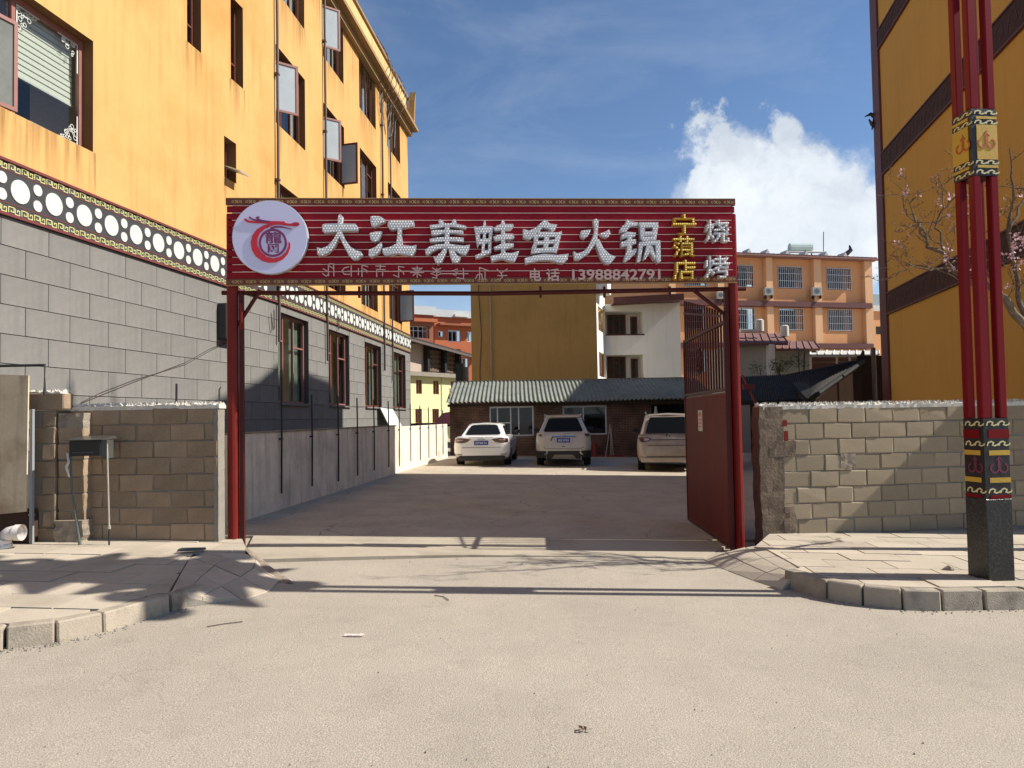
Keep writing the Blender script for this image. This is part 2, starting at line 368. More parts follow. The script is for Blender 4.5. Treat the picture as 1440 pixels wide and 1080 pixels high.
def clip_poly(poly, cell):                      # Sutherland-Hodgman, cell convex ccw
    out = poly
    for i in range(len(cell)):
        a, b = cell[i], cell[(i + 1) % len(cell)]; inp = out; out = []
        side = lambda p: (b[0] - a[0]) * (p[1] - a[1]) - (b[1] - a[1]) * (p[0] - a[0])
        for j in range(len(inp)):
            p, q = inp[j], inp[(j + 1) % len(inp)]; sp, sq = side(p), side(q)
            if sp >= 0: out.append(p)
            if (sp >= 0) != (sq >= 0):
                k = sp / (sp - sq); out.append((p[0] + (q[0] - p[0]) * k, p[1] + (q[1] - p[1]) * k))
        if not out: return []
    return out
def area(p): return abs(sum(p[i][0] * p[(i + 1) % len(p)][1] - p[(i + 1) % len(p)][0] * p[i][1] for i in range(len(p)))) / 2
def pave(root_poly, lift, sx, sy, ang, org, seed, stagger=True):
    bed = sheet(root_poly, -.02, lift - .018)
    r0 = obj('pavement', bed, M_pavebed, kind='structure'); rr = random.Random(seed)
    xs = [p[0] for p in root_poly]; ys = [p[1] for p in root_poly]; ca, sa = cos(ang), sin(ang)
    for j in range(-14, 15):
        for i in range(-16, 17):
            g = .007; a0 = (i + (.5 if stagger and j % 2 else 0)) * sx + g; b0 = j * sy + g; a1 = a0 + sx - 2 * g; b1 = b0 + sy - 2 * g
            cell = [(org[0] + a * ca - b * sa, org[1] + a * sa + b * ca) for a, b in ((a0, b0), (a1, b0), (a1, b1), (a0, b1))]
            if max(c[0] for c in cell) < min(xs) or min(c[0] for c in cell) > max(xs) or max(c[1] for c in cell) < min(ys) or min(c[1] for c in cell) > max(ys): continue
            p = clip_poly(root_poly, cell)
            if len(p) < 3 or area(p) < .004: continue
            dz = rr.uniform(-.0035, .0035); tx, ty = rr.uniform(-.006, .006), rr.uniform(-.006, .006); cx, cy = p[0]
            m = MB(); m.prism([Vector((x, y, G(x) + lift + dz + (x - cx) * tx + (y - cy) * ty)) for x, y in p], (0, 0, -.03))
            obj('paving_slab', m, M_pave, r0)
    return r0
def kerbs(pxs, hgt, name_parent, seed, depth=.13):
    rr = random.Random(seed); pts = [on_ground(*p) for p in pxs]
    r0 = name_parent
    for a, b in zip(pts[:-1], pts[1:]):
        v = (b - a); v.z = 0; v.normalize(); nn = Vector((-v.y, v.x, 0)); g = .012
        h = hgt + rr.uniform(-.006, .006); j = rr.uniform(-.008, .008)
        A = a + v * g + nn * j; B = b - v * g + nn * (j + rr.uniform(-.006, .006))
        A.z = G(A.x); B.z = G(B.x); nb = nn * depth
        seg = 3; m = MB()
        bot = -.05
        c = [A + Vector((0, 0, bot)), B + Vector((0, 0, bot)), B + nb + Vector((0, 0, bot)), A + nb + Vector((0, 0, bot)),
             A + nn * .012 + Vector((0, 0, h)), B + nn * .012 + Vector((0, 0, h)), B + nb + Vector((0, 0, h)), A + nb + Vector((0, 0, h))]
        m.hexa(c); obj('kerb_stone', m, M_kerb, r0, bevel=.011)
    return pts
LK = [(-190, 930), (-90, 923), (6, 914), (79, 905), (147, 890), (242, 861), (290, 845)]
RK = [(1101, 826), (1162, 843), (1213, 852), (1270, 858), (1326, 859.5), (1386, 858.5), (1446, 857), (1510, 856), (1575, 855), (1640, 854)]
lk = [on_ground(*p) for p in LK]; rk = [on_ground(*p) for p in RK]
LL, RL = .145, .165
def onl(px, py, l): p = on_ground(px, py, l); return (p.x, p.y)
def inset(pts, d):
    out = []
    for i, p in enumerate(pts):
        a = pts[max(0, i - 1)]; b = pts[min(len(pts) - 1, i + 1)]; v = (b - a); v.z = 0; v.normalize(); q = p + Vector((-v.y, v.x, 0)) * d; out.append((q.x, q.y))
    return out
lin = inset(lk, .15)
lpoly = [(-9.5, lin[0][1])] + lin[:-1] + [onl(236, 834, LL), onl(262, 790, LL), onl(272, 777, LL), onl(345, 777, LL), onl(345, 768, LL), (-3.3, 8.99), (-9.5, 8.99)]
pv_l = pave(lpoly, LL, .62, .42, radians(-3), (-5, 7), 3)
kerbs(LK, LL + .004, pv_l, 8)
rin = inset(rk, .15)
rpoly = rin + [(8.6, rin[-1][1]), (8.6, 10.3), (3.28, 9.52), onl(1062, 768, RL), onl(1078, 772, RL), onl(1126, 799, RL)]
pv_r = pave(rpoly, RL, .6, .4, radians(-4), (5, 8), 4)
kerbs(RK, RL + .004, pv_r, 9)

def loft_ramp(A, B, n, m_, parent, seed, mid=0):   # tilted slabs between the pavement edge A and the road line B
    rr = random.Random(seed)
    def lerp_poly(P, t):
        k = t * (len(P) - 1); i = min(int(k), len(P) - 2); return P[i].lerp(P[i + 1], k - i)
    for i in range(n):
        for j in range(m_):
            g = .015
            def q(a, b):
                p = lerp_poly(A, a).lerp(lerp_poly(B, a), b); p.z += mid * sin(pi * b); return p
            a0, a1, b0, b1 = (i + g) / n, (i + 1 - g) / n, (j + g) / m_, (j + 1 - g) / m_
            dz = Vector((0, 0, rr.uniform(-.004, .004)))
            c = [q(a0, b0) + dz, q(a1, b0) + dz, q(a1, b1) + dz, q(a0, b1) + dz]
            mm = MB(); mm.hexa([x - Vector((0, 0, .05)) for x in c] + c); obj('ramp_slab', mm, M_pave, parent, bevel=.004)
    mm = MB()
    for i in range(n):
        c = [lerp_poly(A, i / n), lerp_poly(A, (i + 1) / n), lerp_poly(B, (i + 1) / n), lerp_poly(B, i / n)]
        mm.hexa([x - Vector((0, 0, .3)) for x in c] + [x - Vector((0, 0, .012)) for x in c])
    obj('ramp_bed', mm, M_mortar, parent)
def og(px, py, l): return on_ground(px, py, l)
loft_ramp([og(240, 833, LL), og(262, 791, LL), og(272, 777, LL), og(343, 778, LL)], [og(305, 847, .005), og(352, 842, .005), og(402, 822, .01), og(368, 796, .03)], 4, 3, pv_l, 6, .03)
loft_ramp([og(1128, 803, RL), og(1110, 790, RL), og(1076, 765, RL)], [og(1100, 829, .005), og(1040, 810, .005), og(990, 787, .01)], 3, 3, pv_r, 7, .03)
# mortar fillet beside the left gate post
mb = MB(); rr = random.Random(2)
n0 = 9; P = []
for i in range(n0):
    for j in range(5):
        a = i / (n0 - 1); b = j / 4
        p = og(322 + 62 * a, 776 + 42 * a ** 1.5, 0).lerp(og(352 + 62 * a, 776 + 46 * a ** 1.1, 0), b)
        z = G(p.x) + (LL + .012) * (1 - a) ** .8 * (1 - b ** 1.5) * (1 if 0 < j < 4 else .8 if j == 0 else .0) + rr.uniform(-.008, .012)
        P.append(Vector((p.x, p.y, z)))
mb.add(P, [(i * 5 + j, (i + 1) * 5 + j, (i + 1) * 5 + j + 1, i * 5 + j + 1) for i in range(n0 - 1) for j in range(4)])
obj('mortar_fillet', mb, M_rough, pv_l, smooth=True)
# loose gravel crumbs and leaf litter along the kerbs and in the driveway
mb = MB()
for k in range(520):
    if k < 170: a = rr.choice(range(len(lk) - 1)); p = lk[a].lerp(lk[a + 1], rr.random()) + Vector((rr.gauss(0, .03), -abs(rr.gauss(0, .07)), 0))
    elif k < 300: a = rr.choice(range(len(rk) - 1)); p = rk[a].lerp(rk[a + 1], rr.random()) + Vector((rr.gauss(0, .03), -abs(rr.gauss(0, .06)), 0))
    elif k < 400: p = Vector((rr.uniform(-3.4, 3.4), rr.uniform(8.2, 11), 0))
    else: p = Vector((rr.uniform(-5, 5), rr.uniform(2.2, 8), 0))
    s = rr.uniform(.004, .012) * (.6 if k >= 400 else 1); z = G(p.x) + .004 + s * .3
    c = [Vector((p.x + s * rr.uniform(.6, 1.3) * cos(t + rr.random()), p.y + s * rr.uniform(.6, 1.3) * sin(t + rr.random()), z - s * .5)) for t in (0, 1.57, 3.14, 4.7)]
    mb.add(c + [Vector((p.x, p.y, z + s * .6))], [(0, 1, 4), (1, 2, 4), (2, 3, 4), (3, 0, 4)])
obj('gravel', mb, M_mortar, kind='stuff')
mb = MB(); c = og(500, 893, .012)               # scrap of paper lying on the road
for dx, w in ((-.05, .03), (-.01, .05), (.05, .02)):
    mb.add([c + Vector((dx - w, -.012, .0)), c + Vector((dx + w, -.018, .007)), c + Vector((dx + w * .8, .012, .003)), c + Vector((dx - w, .010, .008))], [(0, 1, 2, 3)])
tag(obj('paper_scrap', mb, mat('paper', (.75, .6, .55), .8)), 'small torn scrap of pale paper lying on the open road', 'litter')
mb = MB(); c = og(820, 1027, .01)
for i in range(7):
    a = rr.uniform(0, 6.28); q = c + Vector((rr.uniform(-.04, .04), rr.uniform(-.025, .025), .004)); v = Vector((cos(a), sin(a), .3)) * .022
    mb.add([q - v, q + Vector((v.y, -v.x, .012)) * .6, q + v], [(0, 1, 2)])
tag(obj('dry_leaf_clump', mb, mat('dry_leaf', (.10, .06, .035), .8)), 'tiny dark crumpled leaf litter alone on the road', 'leaf litter')
def twig(name, pts, label):
    m = MB(); m.tube([og(x, y, .008) for x, y in pts], .004, 5); tag(obj(name, m, M_pipe), label, 'twig')
twig('twig', [(291, 881), (315, 877), (341, 874)], 'thin dark straight twig on the road below the short kerb')
twig('twig', [(611, 837), (624, 839), (631, 844)], 'short curved dark twig on the road in front of the gateway')

# ------------------------------------------------------------------ block walls
def block_mesh(L, H, T, seed, m):
    rr = random.Random(seed); bm = bmesh.new(); bmesh.ops.create_cube(bm, size=1)
    for v in bm.verts: v.co = Vector((v.co.x * L, v.co.y * T, v.co.z * H))
    bmesh.ops.bevel(bm, geom=bm.edges[:], offset=.009, segments=1, affect='EDGES')
    for v in bm.verts: v.co += Vector((rr.uniform(-.009, .009), rr.uniform(-.006, .006), rr.uniform(-.008, .008)))
    me = bpy.data.meshes.new('block'); bm.to_mesh(me); bm.free(); me.materials.append(m); return me
def block_wall(root, F, u0, u1, z0, rows, pitch, L, matb, seed, off0=0, T=.17, skip=None):
    rr = random.Random(seed); full = [block_mesh(L - .013, pitch - .012, T, seed + k, matb) for k in range(8)]
    cut = {}
    for r in range(rows):
        u = u0 - ((r + off0) % 2) * L / 2
        while u < u1 - .02:
            a, b = max(u, u0), min(u + L, u1); w = b - a
            if w > .05 and not (skip and skip(r, (a + b) / 2)):
                if w > L - .01: me = rr.choice(full)
                else:
                    key = round(w, 2)
                    if key not in cut: cut[key] = block_mesh(w - .013, pitch - .012, T, seed + 50 + len(cut), matb)
                    me = cut[key]
                o = bpy.data.objects.new('concrete_block', me); link(o, root)
                wpt = F.P((a + b) / 2, z0 + (r + .5) * pitch, -T / 2 + rr.uniform(-.006, .007))
                o.matrix_parent_inverse = root.matrix_basis.inverted()
                o.matrix_basis = Matrix.Translation(wpt) @ Matrix.Rotation(F.ang + rr.uniform(-.006, .006), 4, 'Z') @ Matrix.Rotation(rr.uniform(-.006, .006), 4, 'Y')
            u += L
    m = MB(); m.fbox(F, u0 + .01, u1 - .01, z0 - .4, z0 + rows * pitch + .004, -T + .012, -.014); obj('mortar_core', m, M_mortar, root)
def shards(root, F, u0, u1, z, T, n, seed, mats, h=.05):
    rr = random.Random(seed); m = MB()
    k = int((u1 - u0) / .05)                     # uneven mortar bed
    P = []
    for i in range(k + 1):
        u = u0 + (u1 - u0) * i / k
        for d, hh in ((.006, -.02), (.012, .028), (-T * .5, .05), (-T - .01, .02), (-T - .01, -.02)):
            P.append(F.P(u, z + hh + (rr.uniform(-.012, .014) if hh > 0 else 0), d + rr.uniform(-.006, .006)))
    m.add(P, [(i * 5 + j, (i + 1) * 5 + j, (i + 1) * 5 + j + 1, i * 5 + j + 1) for i in range(k) for j in range(4)] + [(0, 1, 2, 3, 4), tuple(k * 5 + q for q in (4, 3, 2, 1, 0))])
    obj('mortar_cap', m, M_rubble, root)
    m = MB()
    for i in range(n):
        c = F.P(rr.uniform(u0, u1), z + .03, rr.uniform(-T, .01)); s = rr.uniform(.008, .022); up = rr.uniform(.02, h)
        a = rr.uniform(0, 6.28); v = Vector((cos(a), sin(a), 0)) * s; w = Vector((-v.y, v.x, 0)) * .5
        tip = c + Vector((rr.uniform(-.02, .02), rr.uniform(-.02, .02), up))
        m.add([c - v, c + v, c + w, tip], [(0, 1, 3), (1, 2, 3), (2, 0, 3), (0, 2, 1)])
    obj('shards', m, M_rubble, root, kind='stuff')

FR = Frame((3.15, 9.42), (8.4, 10.21))
zr = .055
wr = thing('block_wall', FR.P(0, 0), 'long unplastered grey concrete block wall with rubble-topped edge beside the open gate leaf', 'wall')
block_wall(wr, FR, .28, 5.25, zr - .015, 8, .2045, .392, M_blockR, 31, off0=1)
shards(wr, FR, 0, 5.25, zr - .015 + 8 * .2045, .17, 1500, 12, M_rubble, .055)
# rough rendered pier at the gate end
def rough_slab(F, u0, u1, z0, z1, d0, d1, seed, amp=.02, step=.07):
    rr = random.Random(seed); nu = max(2, int((u1 - u0) / step)); nz_ = max(2, int((z1 - z0) / step)); m = MB(); P = []
    for j in range(nz_ + 1):
        for i in range(nu + 1):
            e = (i in (0, nu)); P.append(F.P(u0 + (u1 - u0) * i / nu + (rr.uniform(-amp, amp) if e else 0), z0 + (z1 - z0) * j / nz_, d1 + rr.uniform(-amp, amp) * .5))
    w = nu + 1; f = [(j * w + i, j * w + i + 1, (j + 1) * w + i + 1, (j + 1) * w + i) for j in range(nz_) for i in range(nu)]
    n = len(P); P += [p - F.n * (d1 - d0) for p in P]
    ring = [i for i in range(w)] + [j * w + nu for j in range(1, nz_ + 1)] + [nz_ * w + i for i in range(nu - 1, -1, -1)] + [j * w for j in range(nz_ - 1, 0, -1)]
    for a, b in zip(ring, ring[1:] + ring[:1]): f.append((a, n + a, n + b, b))
    m.add(P, f); return m
obj('rendered_pier', rough_slab(FR, -.02, .30, zr - .3, zr + 1.635, -.19, .012, 3, .011), M_pier, wr)
obj('render_smear', rough_slab(FR, .1, .47, zr + 1.0, zr + 1.2, -.1, .014, 5, .015), M_pier, wr)
obj('render_smear', rough_slab(FR, .28, .44, zr - .0, zr + .36, -.1, .014, 6, .02), M_pier, wr)
obj('render_smear', rough_slab(FR, 1.09, 1.29, zr + .84, zr + 1.02, -.1, .014, 9, .012, .04), M_rough, wr)
m = MB()
for (a, b) in (((.30, .36), (1.44, 1.52)), ((.31, .37), (1.24, 1.38))): m.add([FR.P(a[0], b[0], .012), FR.P(a[1], b[0], .012), FR.P(a[1], b[1], .012), FR.P(a[0], b[1], .012)], [(0, 1, 2, 3)])
obj('red_paint_splash', m, M_red, wr)

FL = Frame((-5.28, 8.78), (-3.42, 8.66))
zl = .255
wlft = thing('block_wall', FL.P(0, 0), 'short brown concrete block wall left of the gateway behind the letter box', 'wall')
ue = FL.len
block_wall(wlft, FL, .02, ue - .03, zl - .01, 8, .1945, .412, M_blockL, 71)
shards(wlft, FL, 0, ue - .01, zl - .01 + 8 * .1945, .17, 560, 13, M_rubble, .05)
obj('rendered_edge', rough_slab(Frame((FL.P(ue - .03, 0).x, FL.P(ue - .03, 0).y), (FL.P(ue - .03, 0).x + .02, FL.P(ue - .03, 0).y + .3)), -.002, .165, zl - .1, zl + 1.56, -.05, .004, 8, .004), M_mortar, wlft)
# leaning pillar of blocks with a cap block
FP = Frame((-5.66, 8.62), (-5.20, 8.60))
pl = thing('block_pillar', FP.P(0, 0), 'dark crumbling block pillar with a loose block on its top beside the plywood board', 'pillar')
ua, ub, uc = FP.hit(39, 640)[0], FP.hit(78, 640)[0], FP.hit(116, 640)[0]
block_wall(pl, FP, ua, ub - .004, zl - .02, 8, .1945, ub - ua - .004, M_blockL, 90, off0=0, T=.3, skip=lambda r, u: (u - ua) < .1 or u > ub - .06)
for r_ in range(8): pass
block_wall(pl, FP.off(-.03), ub + .004, uc, zl - .02, 7, .1945, uc - ub - .004, M_blockL, 190, off0=0, T=.2, skip=lambda r, u: (u - ub) < .08 or u > uc - .06)
obj('rough_mortar', rough_slab(FP, ub + .02, uc - .01, zl + 1.32, zl + 1.50, -.2, -.025, 11, .012, .04), M_rough, pl)
obj('broken_footing', rough_slab(FP, ub + .02, uc + .02, zl - .03, zl + .26, -.2, .04, 12, .02, .05), M_rough, pl)
me = block_mesh(.45, .185, .2, 55, M_blockL)
o = bpy.data.objects.new('concrete_block', me); link(o, pl); o.matrix_basis = Matrix.Translation(FP.P(ua + .2, zl + 8 * .1945 + .085, -.08)) @ Matrix.Rotation(.01, 4, 'Y')
shards(pl, FP, ua, ua + .40, zl + 8 * .1945 + .165, .16, 90, 14, M_rubble, .04)
0 and obj('cracked_lime_patch', rough_slab(FP, .385, .43, zl + 1.57, zl + 1.74, -.12, .012, 15, .006, .04), M_rubble, pl)

# plywood board, black rail and pipe at the far left
bd = at_depth(-60, 560, 8.35)
def pxbox(F, px0, py0, px1, py1, d0, d1):
    u0, z1 = F.hit(px0, py0, d1); u1, z0 = F.hit(px1, py1, d1); return u0, u1, z0, z1, d0, d1
FB = Frame((-7.4, 8.42), (-5.4, 8.40))
u0, _ = FB.hit(-70, 620); u1, z0 = FB.hit(39, 722); _, z1 = FB.hit(20, 526)
m = MB(); P0 = FB.P
m.hexa([P0(u0, z0 - .05, .0), P0(u1 - .02, z0 + .02, 0), P0(u1 - .02, z0 + .02, -.02), P0(u0, z0 - .05, -.02), P0(u0, z1 + .03, 0), P0(u1, z1 - .02, 0), P0(u1, z1 - .02, -.02), P0(u0, z1 + .03, -.02)])
tag(obj('plywood_board', m, mat('weathered_plywood', (.60, .49, .34), .85, .2, 2.5, .2, 40, streak=.45, col2=(.36, .26, .17), c2scale=2)), 'tall weathered plywood sheet leaning beside the block pillar', 'board')
m = MB(); m.tube([P0(u0, zl + 2.06, -.15), P0(u1 + .09, zl + 2.06, -.15), P0(u1 + .09, zl + 1.72, -.15)], .018, 6)
tag(obj('steel_rail', m, M_black), 'black square steel rail standing up behind the plywood board', 'rail')
m = MB(); m.fbox(FB, u1 + .003, u1 + .035, zl, zl + 1.55, -.06, -.02); m.fbox(FB, u1 - .005, u1 + .042, zl + .34, zl + .36, -.061, -.018)
tag(obj('plastic_downpipe', m, mat('grey_plastic', (.26, .27, .28), .6)), 'narrow pale grey strip pipe between plywood board and block pillar', 'pipe')
pe = og(22, 771, LL); c = at_depth(10, 748, pe.y)
m = MB(); bx = pe.x
m.tube([(bx, pe.y, G(bx) + LL - .02), (bx, pe.y, G(bx) + LL + .05)], .085, 16); R_ = .075
arc = [(bx, pe.y, G(bx) + LL + .05)] + [(bx + .10 - .10 * cos(a), pe.y, G(bx) + LL + .06 + .11 * sin(a)) for a in (0, .4, .8, 1.2, 1.57)] + [(bx + .17, pe.y, G(bx) + LL + .17)]
m.tube(arc, R_, 16, caps=False); m.tube([(bx + .13, pe.y, G(bx) + LL + .17), (bx + .2, pe.y, G(bx) + LL + .17)], .088, 16, caps=False)
o = tag(obj('drain_elbow', m, mat('white_pvc', (.72, .68, .64), .45, .1, 6), smooth=True), 'white plastic drain elbow sticking out of the pavement under the board', 'pipe')
o.matrix_basis = Matrix.Translation(Vector((-.13, 0, 0)))
m = MB(); m.fbox(FB, u0, u1 - .02, zl - .02, zl + .40, -.25, -.05); tag(obj('timber_sill', m, mat('dark_timber', (.06, .035, .025), .8)), 'dark maroon timber baulk under the plywood board', 'timber')

m = MB(); a = FL.hit(243, 566); m.tube([FL.P(a[0], zl + 1.5, -.08), FL.P(a[0] + .003, zl + 1.83, -.08)], .014, 6); m.tube([FL.P(ue - .06, zl + 1.5, -.1), FL.P(ue - .05, zl + 1.75, -.08), FL.P(ue - .03, zl + 1.78, -.08)], .008, 5); obj('rebar_stub', m, M_black, wlft)
# ------------------------------------------------------------------ letter box
FLB = Frame((-5.13, 8.40), (-4.63, 8.38))
lb = thing('letter_box', FLB.P(.25, zl), 'black metal letter box with sloping lid on two thin legs before the wall', 'letter box')
u0, z1 = FLB.hit(97, 620); u1, z0 = FLB.hit(141, 641)
m = MB(); m.fbox(FLB, u0, u1, z0, z1, -.22, 0); obj('box_body', m, M_black, lb, bevel=.004)
m = MB(); m.hexa([FLB.P(u0 - .03, z1 + .004, .05), FLB.P(u1 + .06, z1 + .004, .05), FLB.P(u1 + .06, z1 + .02, -.24), FLB.P(u0 - .03, z1 + .02, -.24), FLB.P(u0 - .03, z1 + .01, .05), FLB.P(u1 + .06, z1 + .01, .05), FLB.P(u1 + .02, z1 + .05, -.24), FLB.P(u0 - .03, z1 + .05, -.24)])
obj('lid', m, mat('lid_metal', (.12, .12, .11), .35, .2, 5, metal=.6), lb)
m = MB(); m.fbox(FLB, u1 + .004, u1 + .07, z0 - .03, z1 + .003, -.14, -.01); obj('side_bracket', m, mat('galvanised', (.10, .10, .095), .5, .3, 9, metal=.4), lb)
m = MB(); m.fbox(FLB, u0 + .04, u1 - .08, z0 + .035, z0 + .045, 0, .006); obj('slot', m, MATS['galvanised'], lb)
a = FLB.hit(149, 640); b = FLB.hit(152, 757)
m = MB(); m.tube([FLB.P(a[0], z1 - .04, -.02), FLB.P(b[0], zl + .20, -.02)], .010, 8); m.tube([FLB.P(b[0], zl + .22, -.02), FLB.P(b[0], zl + .18, -.02)], .018, 8); obj('leg', m, mat('cream_pipe', (.34, .31, .26), .6, .3, 9), lb)
m = MB(); m.tube([FLB.P(b[0], zl + .18, -.02), FLB.P(b[0], zl - .02, -.02)], .011, 6); obj('leg_foot', m, M_black, lb)
a = FLB.hit(97, 640); b = FLB.hit(113, 762)
m = MB(); m.tube([FLB.P(a[0], a[1], -.02), FLB.P(a[0] + .02, a[1] - .35, -.02), FLB.P(b[0], zl - .02, .0)], [.011, .012, .018], 8); obj('leg', m, mat('green_grey_pipe', (.10, .12, .11), .6), lb)
m = MB(); m.tube([FLB.P(a[0] - .02, a[1] + .02, .0), FLB.P(a[0] + .01, a[1] - .08, .02), FLB.P(a[0] - .025, a[1] - .13, .01), FLB.P(a[0] + .005, a[1] - .25, .0)], [.012, .014, .017, .01], 6); obj('wire_tie', m, M_rubble, lb)

# ------------------------------------------------------------------ wall / window builders
def wall_grid(m, F, u0, u1, z0, z1, holes, depth=.24, mi=0, mr=0):
    us = sorted({u0, u1} | {h[0] for h in holes} | {h[1] for h in holes}); zs = sorted({z0, z1} | {h[2] for h in holes} | {h[3] for h in holes})
    us = [u for u in us if u0 <= u <= u1]; zs = [z for z in zs if z0 <= z <= z1]
    for a, b in zip(us, us[1:]):
        for c, d in zip(zs, zs[1:]):
            cu, cz = (a + b) / 2, (c + d) / 2
            if any(h[0] < cu < h[1] and h[2] < cz < h[3] for h in holes): continue
            m.quad(F.P(a, c), F.P(b, c), F.P(b, d), F.P(a, d), mi)
    for h in holes:
        a, b, c, d = h[:4]; a, b = max(a, u0), min(b, u1); c2, d2 = max(c, z0), min(d, z1)
        if b <= a or d2 <= c2: continue
        m.quad(F.P(a, c2), F.P(a, c2, -depth), F.P(a, d2, -depth), F.P(a, d2), mr)
        m.quad(F.P(b, c2, -depth), F.P(b, c2), F.P(b, d2), F.P(b, d2, -depth), mr)
        if c2 == c: m.quad(F.P(a, c), F.P(b, c), F.P(b, c, -depth), F.P(a, c, -depth), mr)
        if d2 == d: m.quad(F.P(a, d, -depth), F.P(b, d, -depth), F.P(b, d), F.P(a, d), mr)

def bars(m, F, u0, u1, z0, z1, w, d0, d1, us=(), zs=(), mi=0):   # a frame with mullions butted between
    m.fbox(F, u0, u0 + w, z0, z1, d0, d1, mi); m.fbox(F, u1 - w, u1, z0, z1, d0, d1, mi)
    m.fbox(F, u0 + w, u1 - w, z0, z0 + w, d0, d1, mi); m.fbox(F, u0 + w, u1 - w, z1 - w, z1, d0, d1, mi)
    cu = [u0 + w] + sorted(us) + [u1 - w]
    for u in us: m.fbox(F, u - w * .4, u + w * .4, z0 + w, z1 - w, d0, d1 - .003, mi)
    for z, ia, ib in zs: m.fbox(F, cu[ia] + (w * .4 if ia else 0), cu[ib] - (w * .4 if ib < len(cu) - 1 else 0), z - w * .35, z + w * .35, d0, d1 - .006, mi)
def pane(F, u0, u1, z0, z1, d, parent, m=None):
    q = MB(); q.fbox(F, u0, u1, z0, z1, d - .006, d); return obj('pane', q, m or M_glass, parent)
def sash(F, u0, u1, z0, z1, parent, m_frame, hinge_left=True, ang=75, w=.045, d=0, gl_=None):   # casement swung outwards
    L = u1 - u0; uh = u0 if hinge_left else u1; h = F.P(uh, 0, d); a = radians(ang) * (1 if hinge_left else -1)
    v = (F.u * cos(a) + F.n * sin(abs(a)) if hinge_left else -F.u * cos(a) + F.n * sin(abs(a)))
    Fs = Frame((h.x, h.y), (h.x + v.x * L, h.y + v.y * L)) if hinge_left else Frame((h.x + v.x * L, h.y + v.y * L), (h.x, h.y))
    q = MB(); bars(q, Fs, 0, L, z0, z1, w, -.02, .02); s = obj('open_sash', q, m_frame, parent); pane(Fs, w, L - w, z0 + w, z1 - w, .0, s, gl_ or M_glassl)
def window(F, parent, u0, u1, z0, z1, dep=.16, mf=None, splits=(.5,), trans=(), back='curtain', sill=None, w=.055, gm=None, opened=()):
    mf = mf or M_frame; q = MB(); us = [u0 + (u1 - u0) * s for s in splits]; cu = [u0] + us + [u1]
    zs = [(z0 + (z1 - z0) * t, i, j) for t, i, j in trans]
    bars(q, F, u0, u1, z0, z1, w, -dep - .06, -dep, us, zs); o = obj('window', q, mf, parent)
    for i in range(len(cu) - 1):
        cuts = sorted([z for z, a, b in zs if a <= i < b]); zz = [z0 + w] + cuts + [z1 - w]
        for a, b in zip(zz, zz[1:]):
            if (i, zz.index(a)) in opened: continue
            pane(F, cu[i] + w * .5, cu[i + 1] - w * .5, a, b, -dep - .03, o, gm)
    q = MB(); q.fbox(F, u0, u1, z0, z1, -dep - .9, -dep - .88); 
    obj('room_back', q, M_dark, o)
    if back:
        rr = random.Random(int(u0 * 100 + z0 * 7)); q = MB(); k = 0; P = []
        uu = u0 + .03; spans = [(u0 + .03, u0 + (u1 - u0) * rr.uniform(.25, .5))] + ([(u1 - (u1 - u0) * rr.uniform(.15, .4), u1 - .03)] if rr.random() < .7 else [])
        for a, b in spans:
            n = max(4, int((b - a) / .06)); 
            for i in range(n):
                d0 = -dep - .16 + (.03 if i % 2 else 0); d1 = -dep - .16 + (0 if i % 2 else .03)
                q.quad(F.P(a + (b - a) * i / n, z0 + .04, d0), F.P(a + (b - a) * (i + 1) / n, z0 + .04, d1), F.P(a + (b - a) * (i + 1) / n, z1 - .04, d1), F.P(a + (b - a) * i / n, z1 - .04, d0))
        obj('curtain', q, M_curtg if back == 'green' else M_curt, o)
    return o

# ------------------------------------------------------------------ tall yellow building along the yard
BND = (-5.25, 16.3)
F1 = Frame((BND[0] - .154 * 12.5, BND[1] - 12.5), BND); F2 = Frame(BND, (BND[0] + .0904 * 13.25, BND[1] + 13.25))
yb = thing('yellow_building', F1.P(0, 0), 'long yellow four-storey building with grey stone base and white-disc frieze along the yard', 'building')
ZB0, ZB1, ZC, ZT = 4.26, 4.98, 13.35, 14.55
h1, h2, info = [], [], []
def rect(F, l, r, t, b, pxc=None):              # l,r picture columns; t,b picture rows read at column pxc or l
    u0 = F.hit(l, 400)[0]; u1 = F.hit(r, 400)[0]; x = pxc if pxc is not None else l
    return [u0, u1, F.hit(x, b)[1], F.hit(x, t)[1]]
# segment 1
big = [F1.hit(-75, 100)[0], F1.hit(131, 100)[0], F1.hit(131, 214)[1], F1.hit(131, 58)[1]]
w1 = rect(F1, 264, 284, -28, 74, 284); w2 = rect(F1, 326, 343.5, 8, 128, 343.5); w3 = rect(F1, 316, 333, 203, 259, 333)
w2[2] = w1[2] = (w1[2] + w2[2]) / 2; w2[3] = w1[3] = (w2[3] + w1[3]) / 2 + .1
h1 = [big, w1, w2, w3]
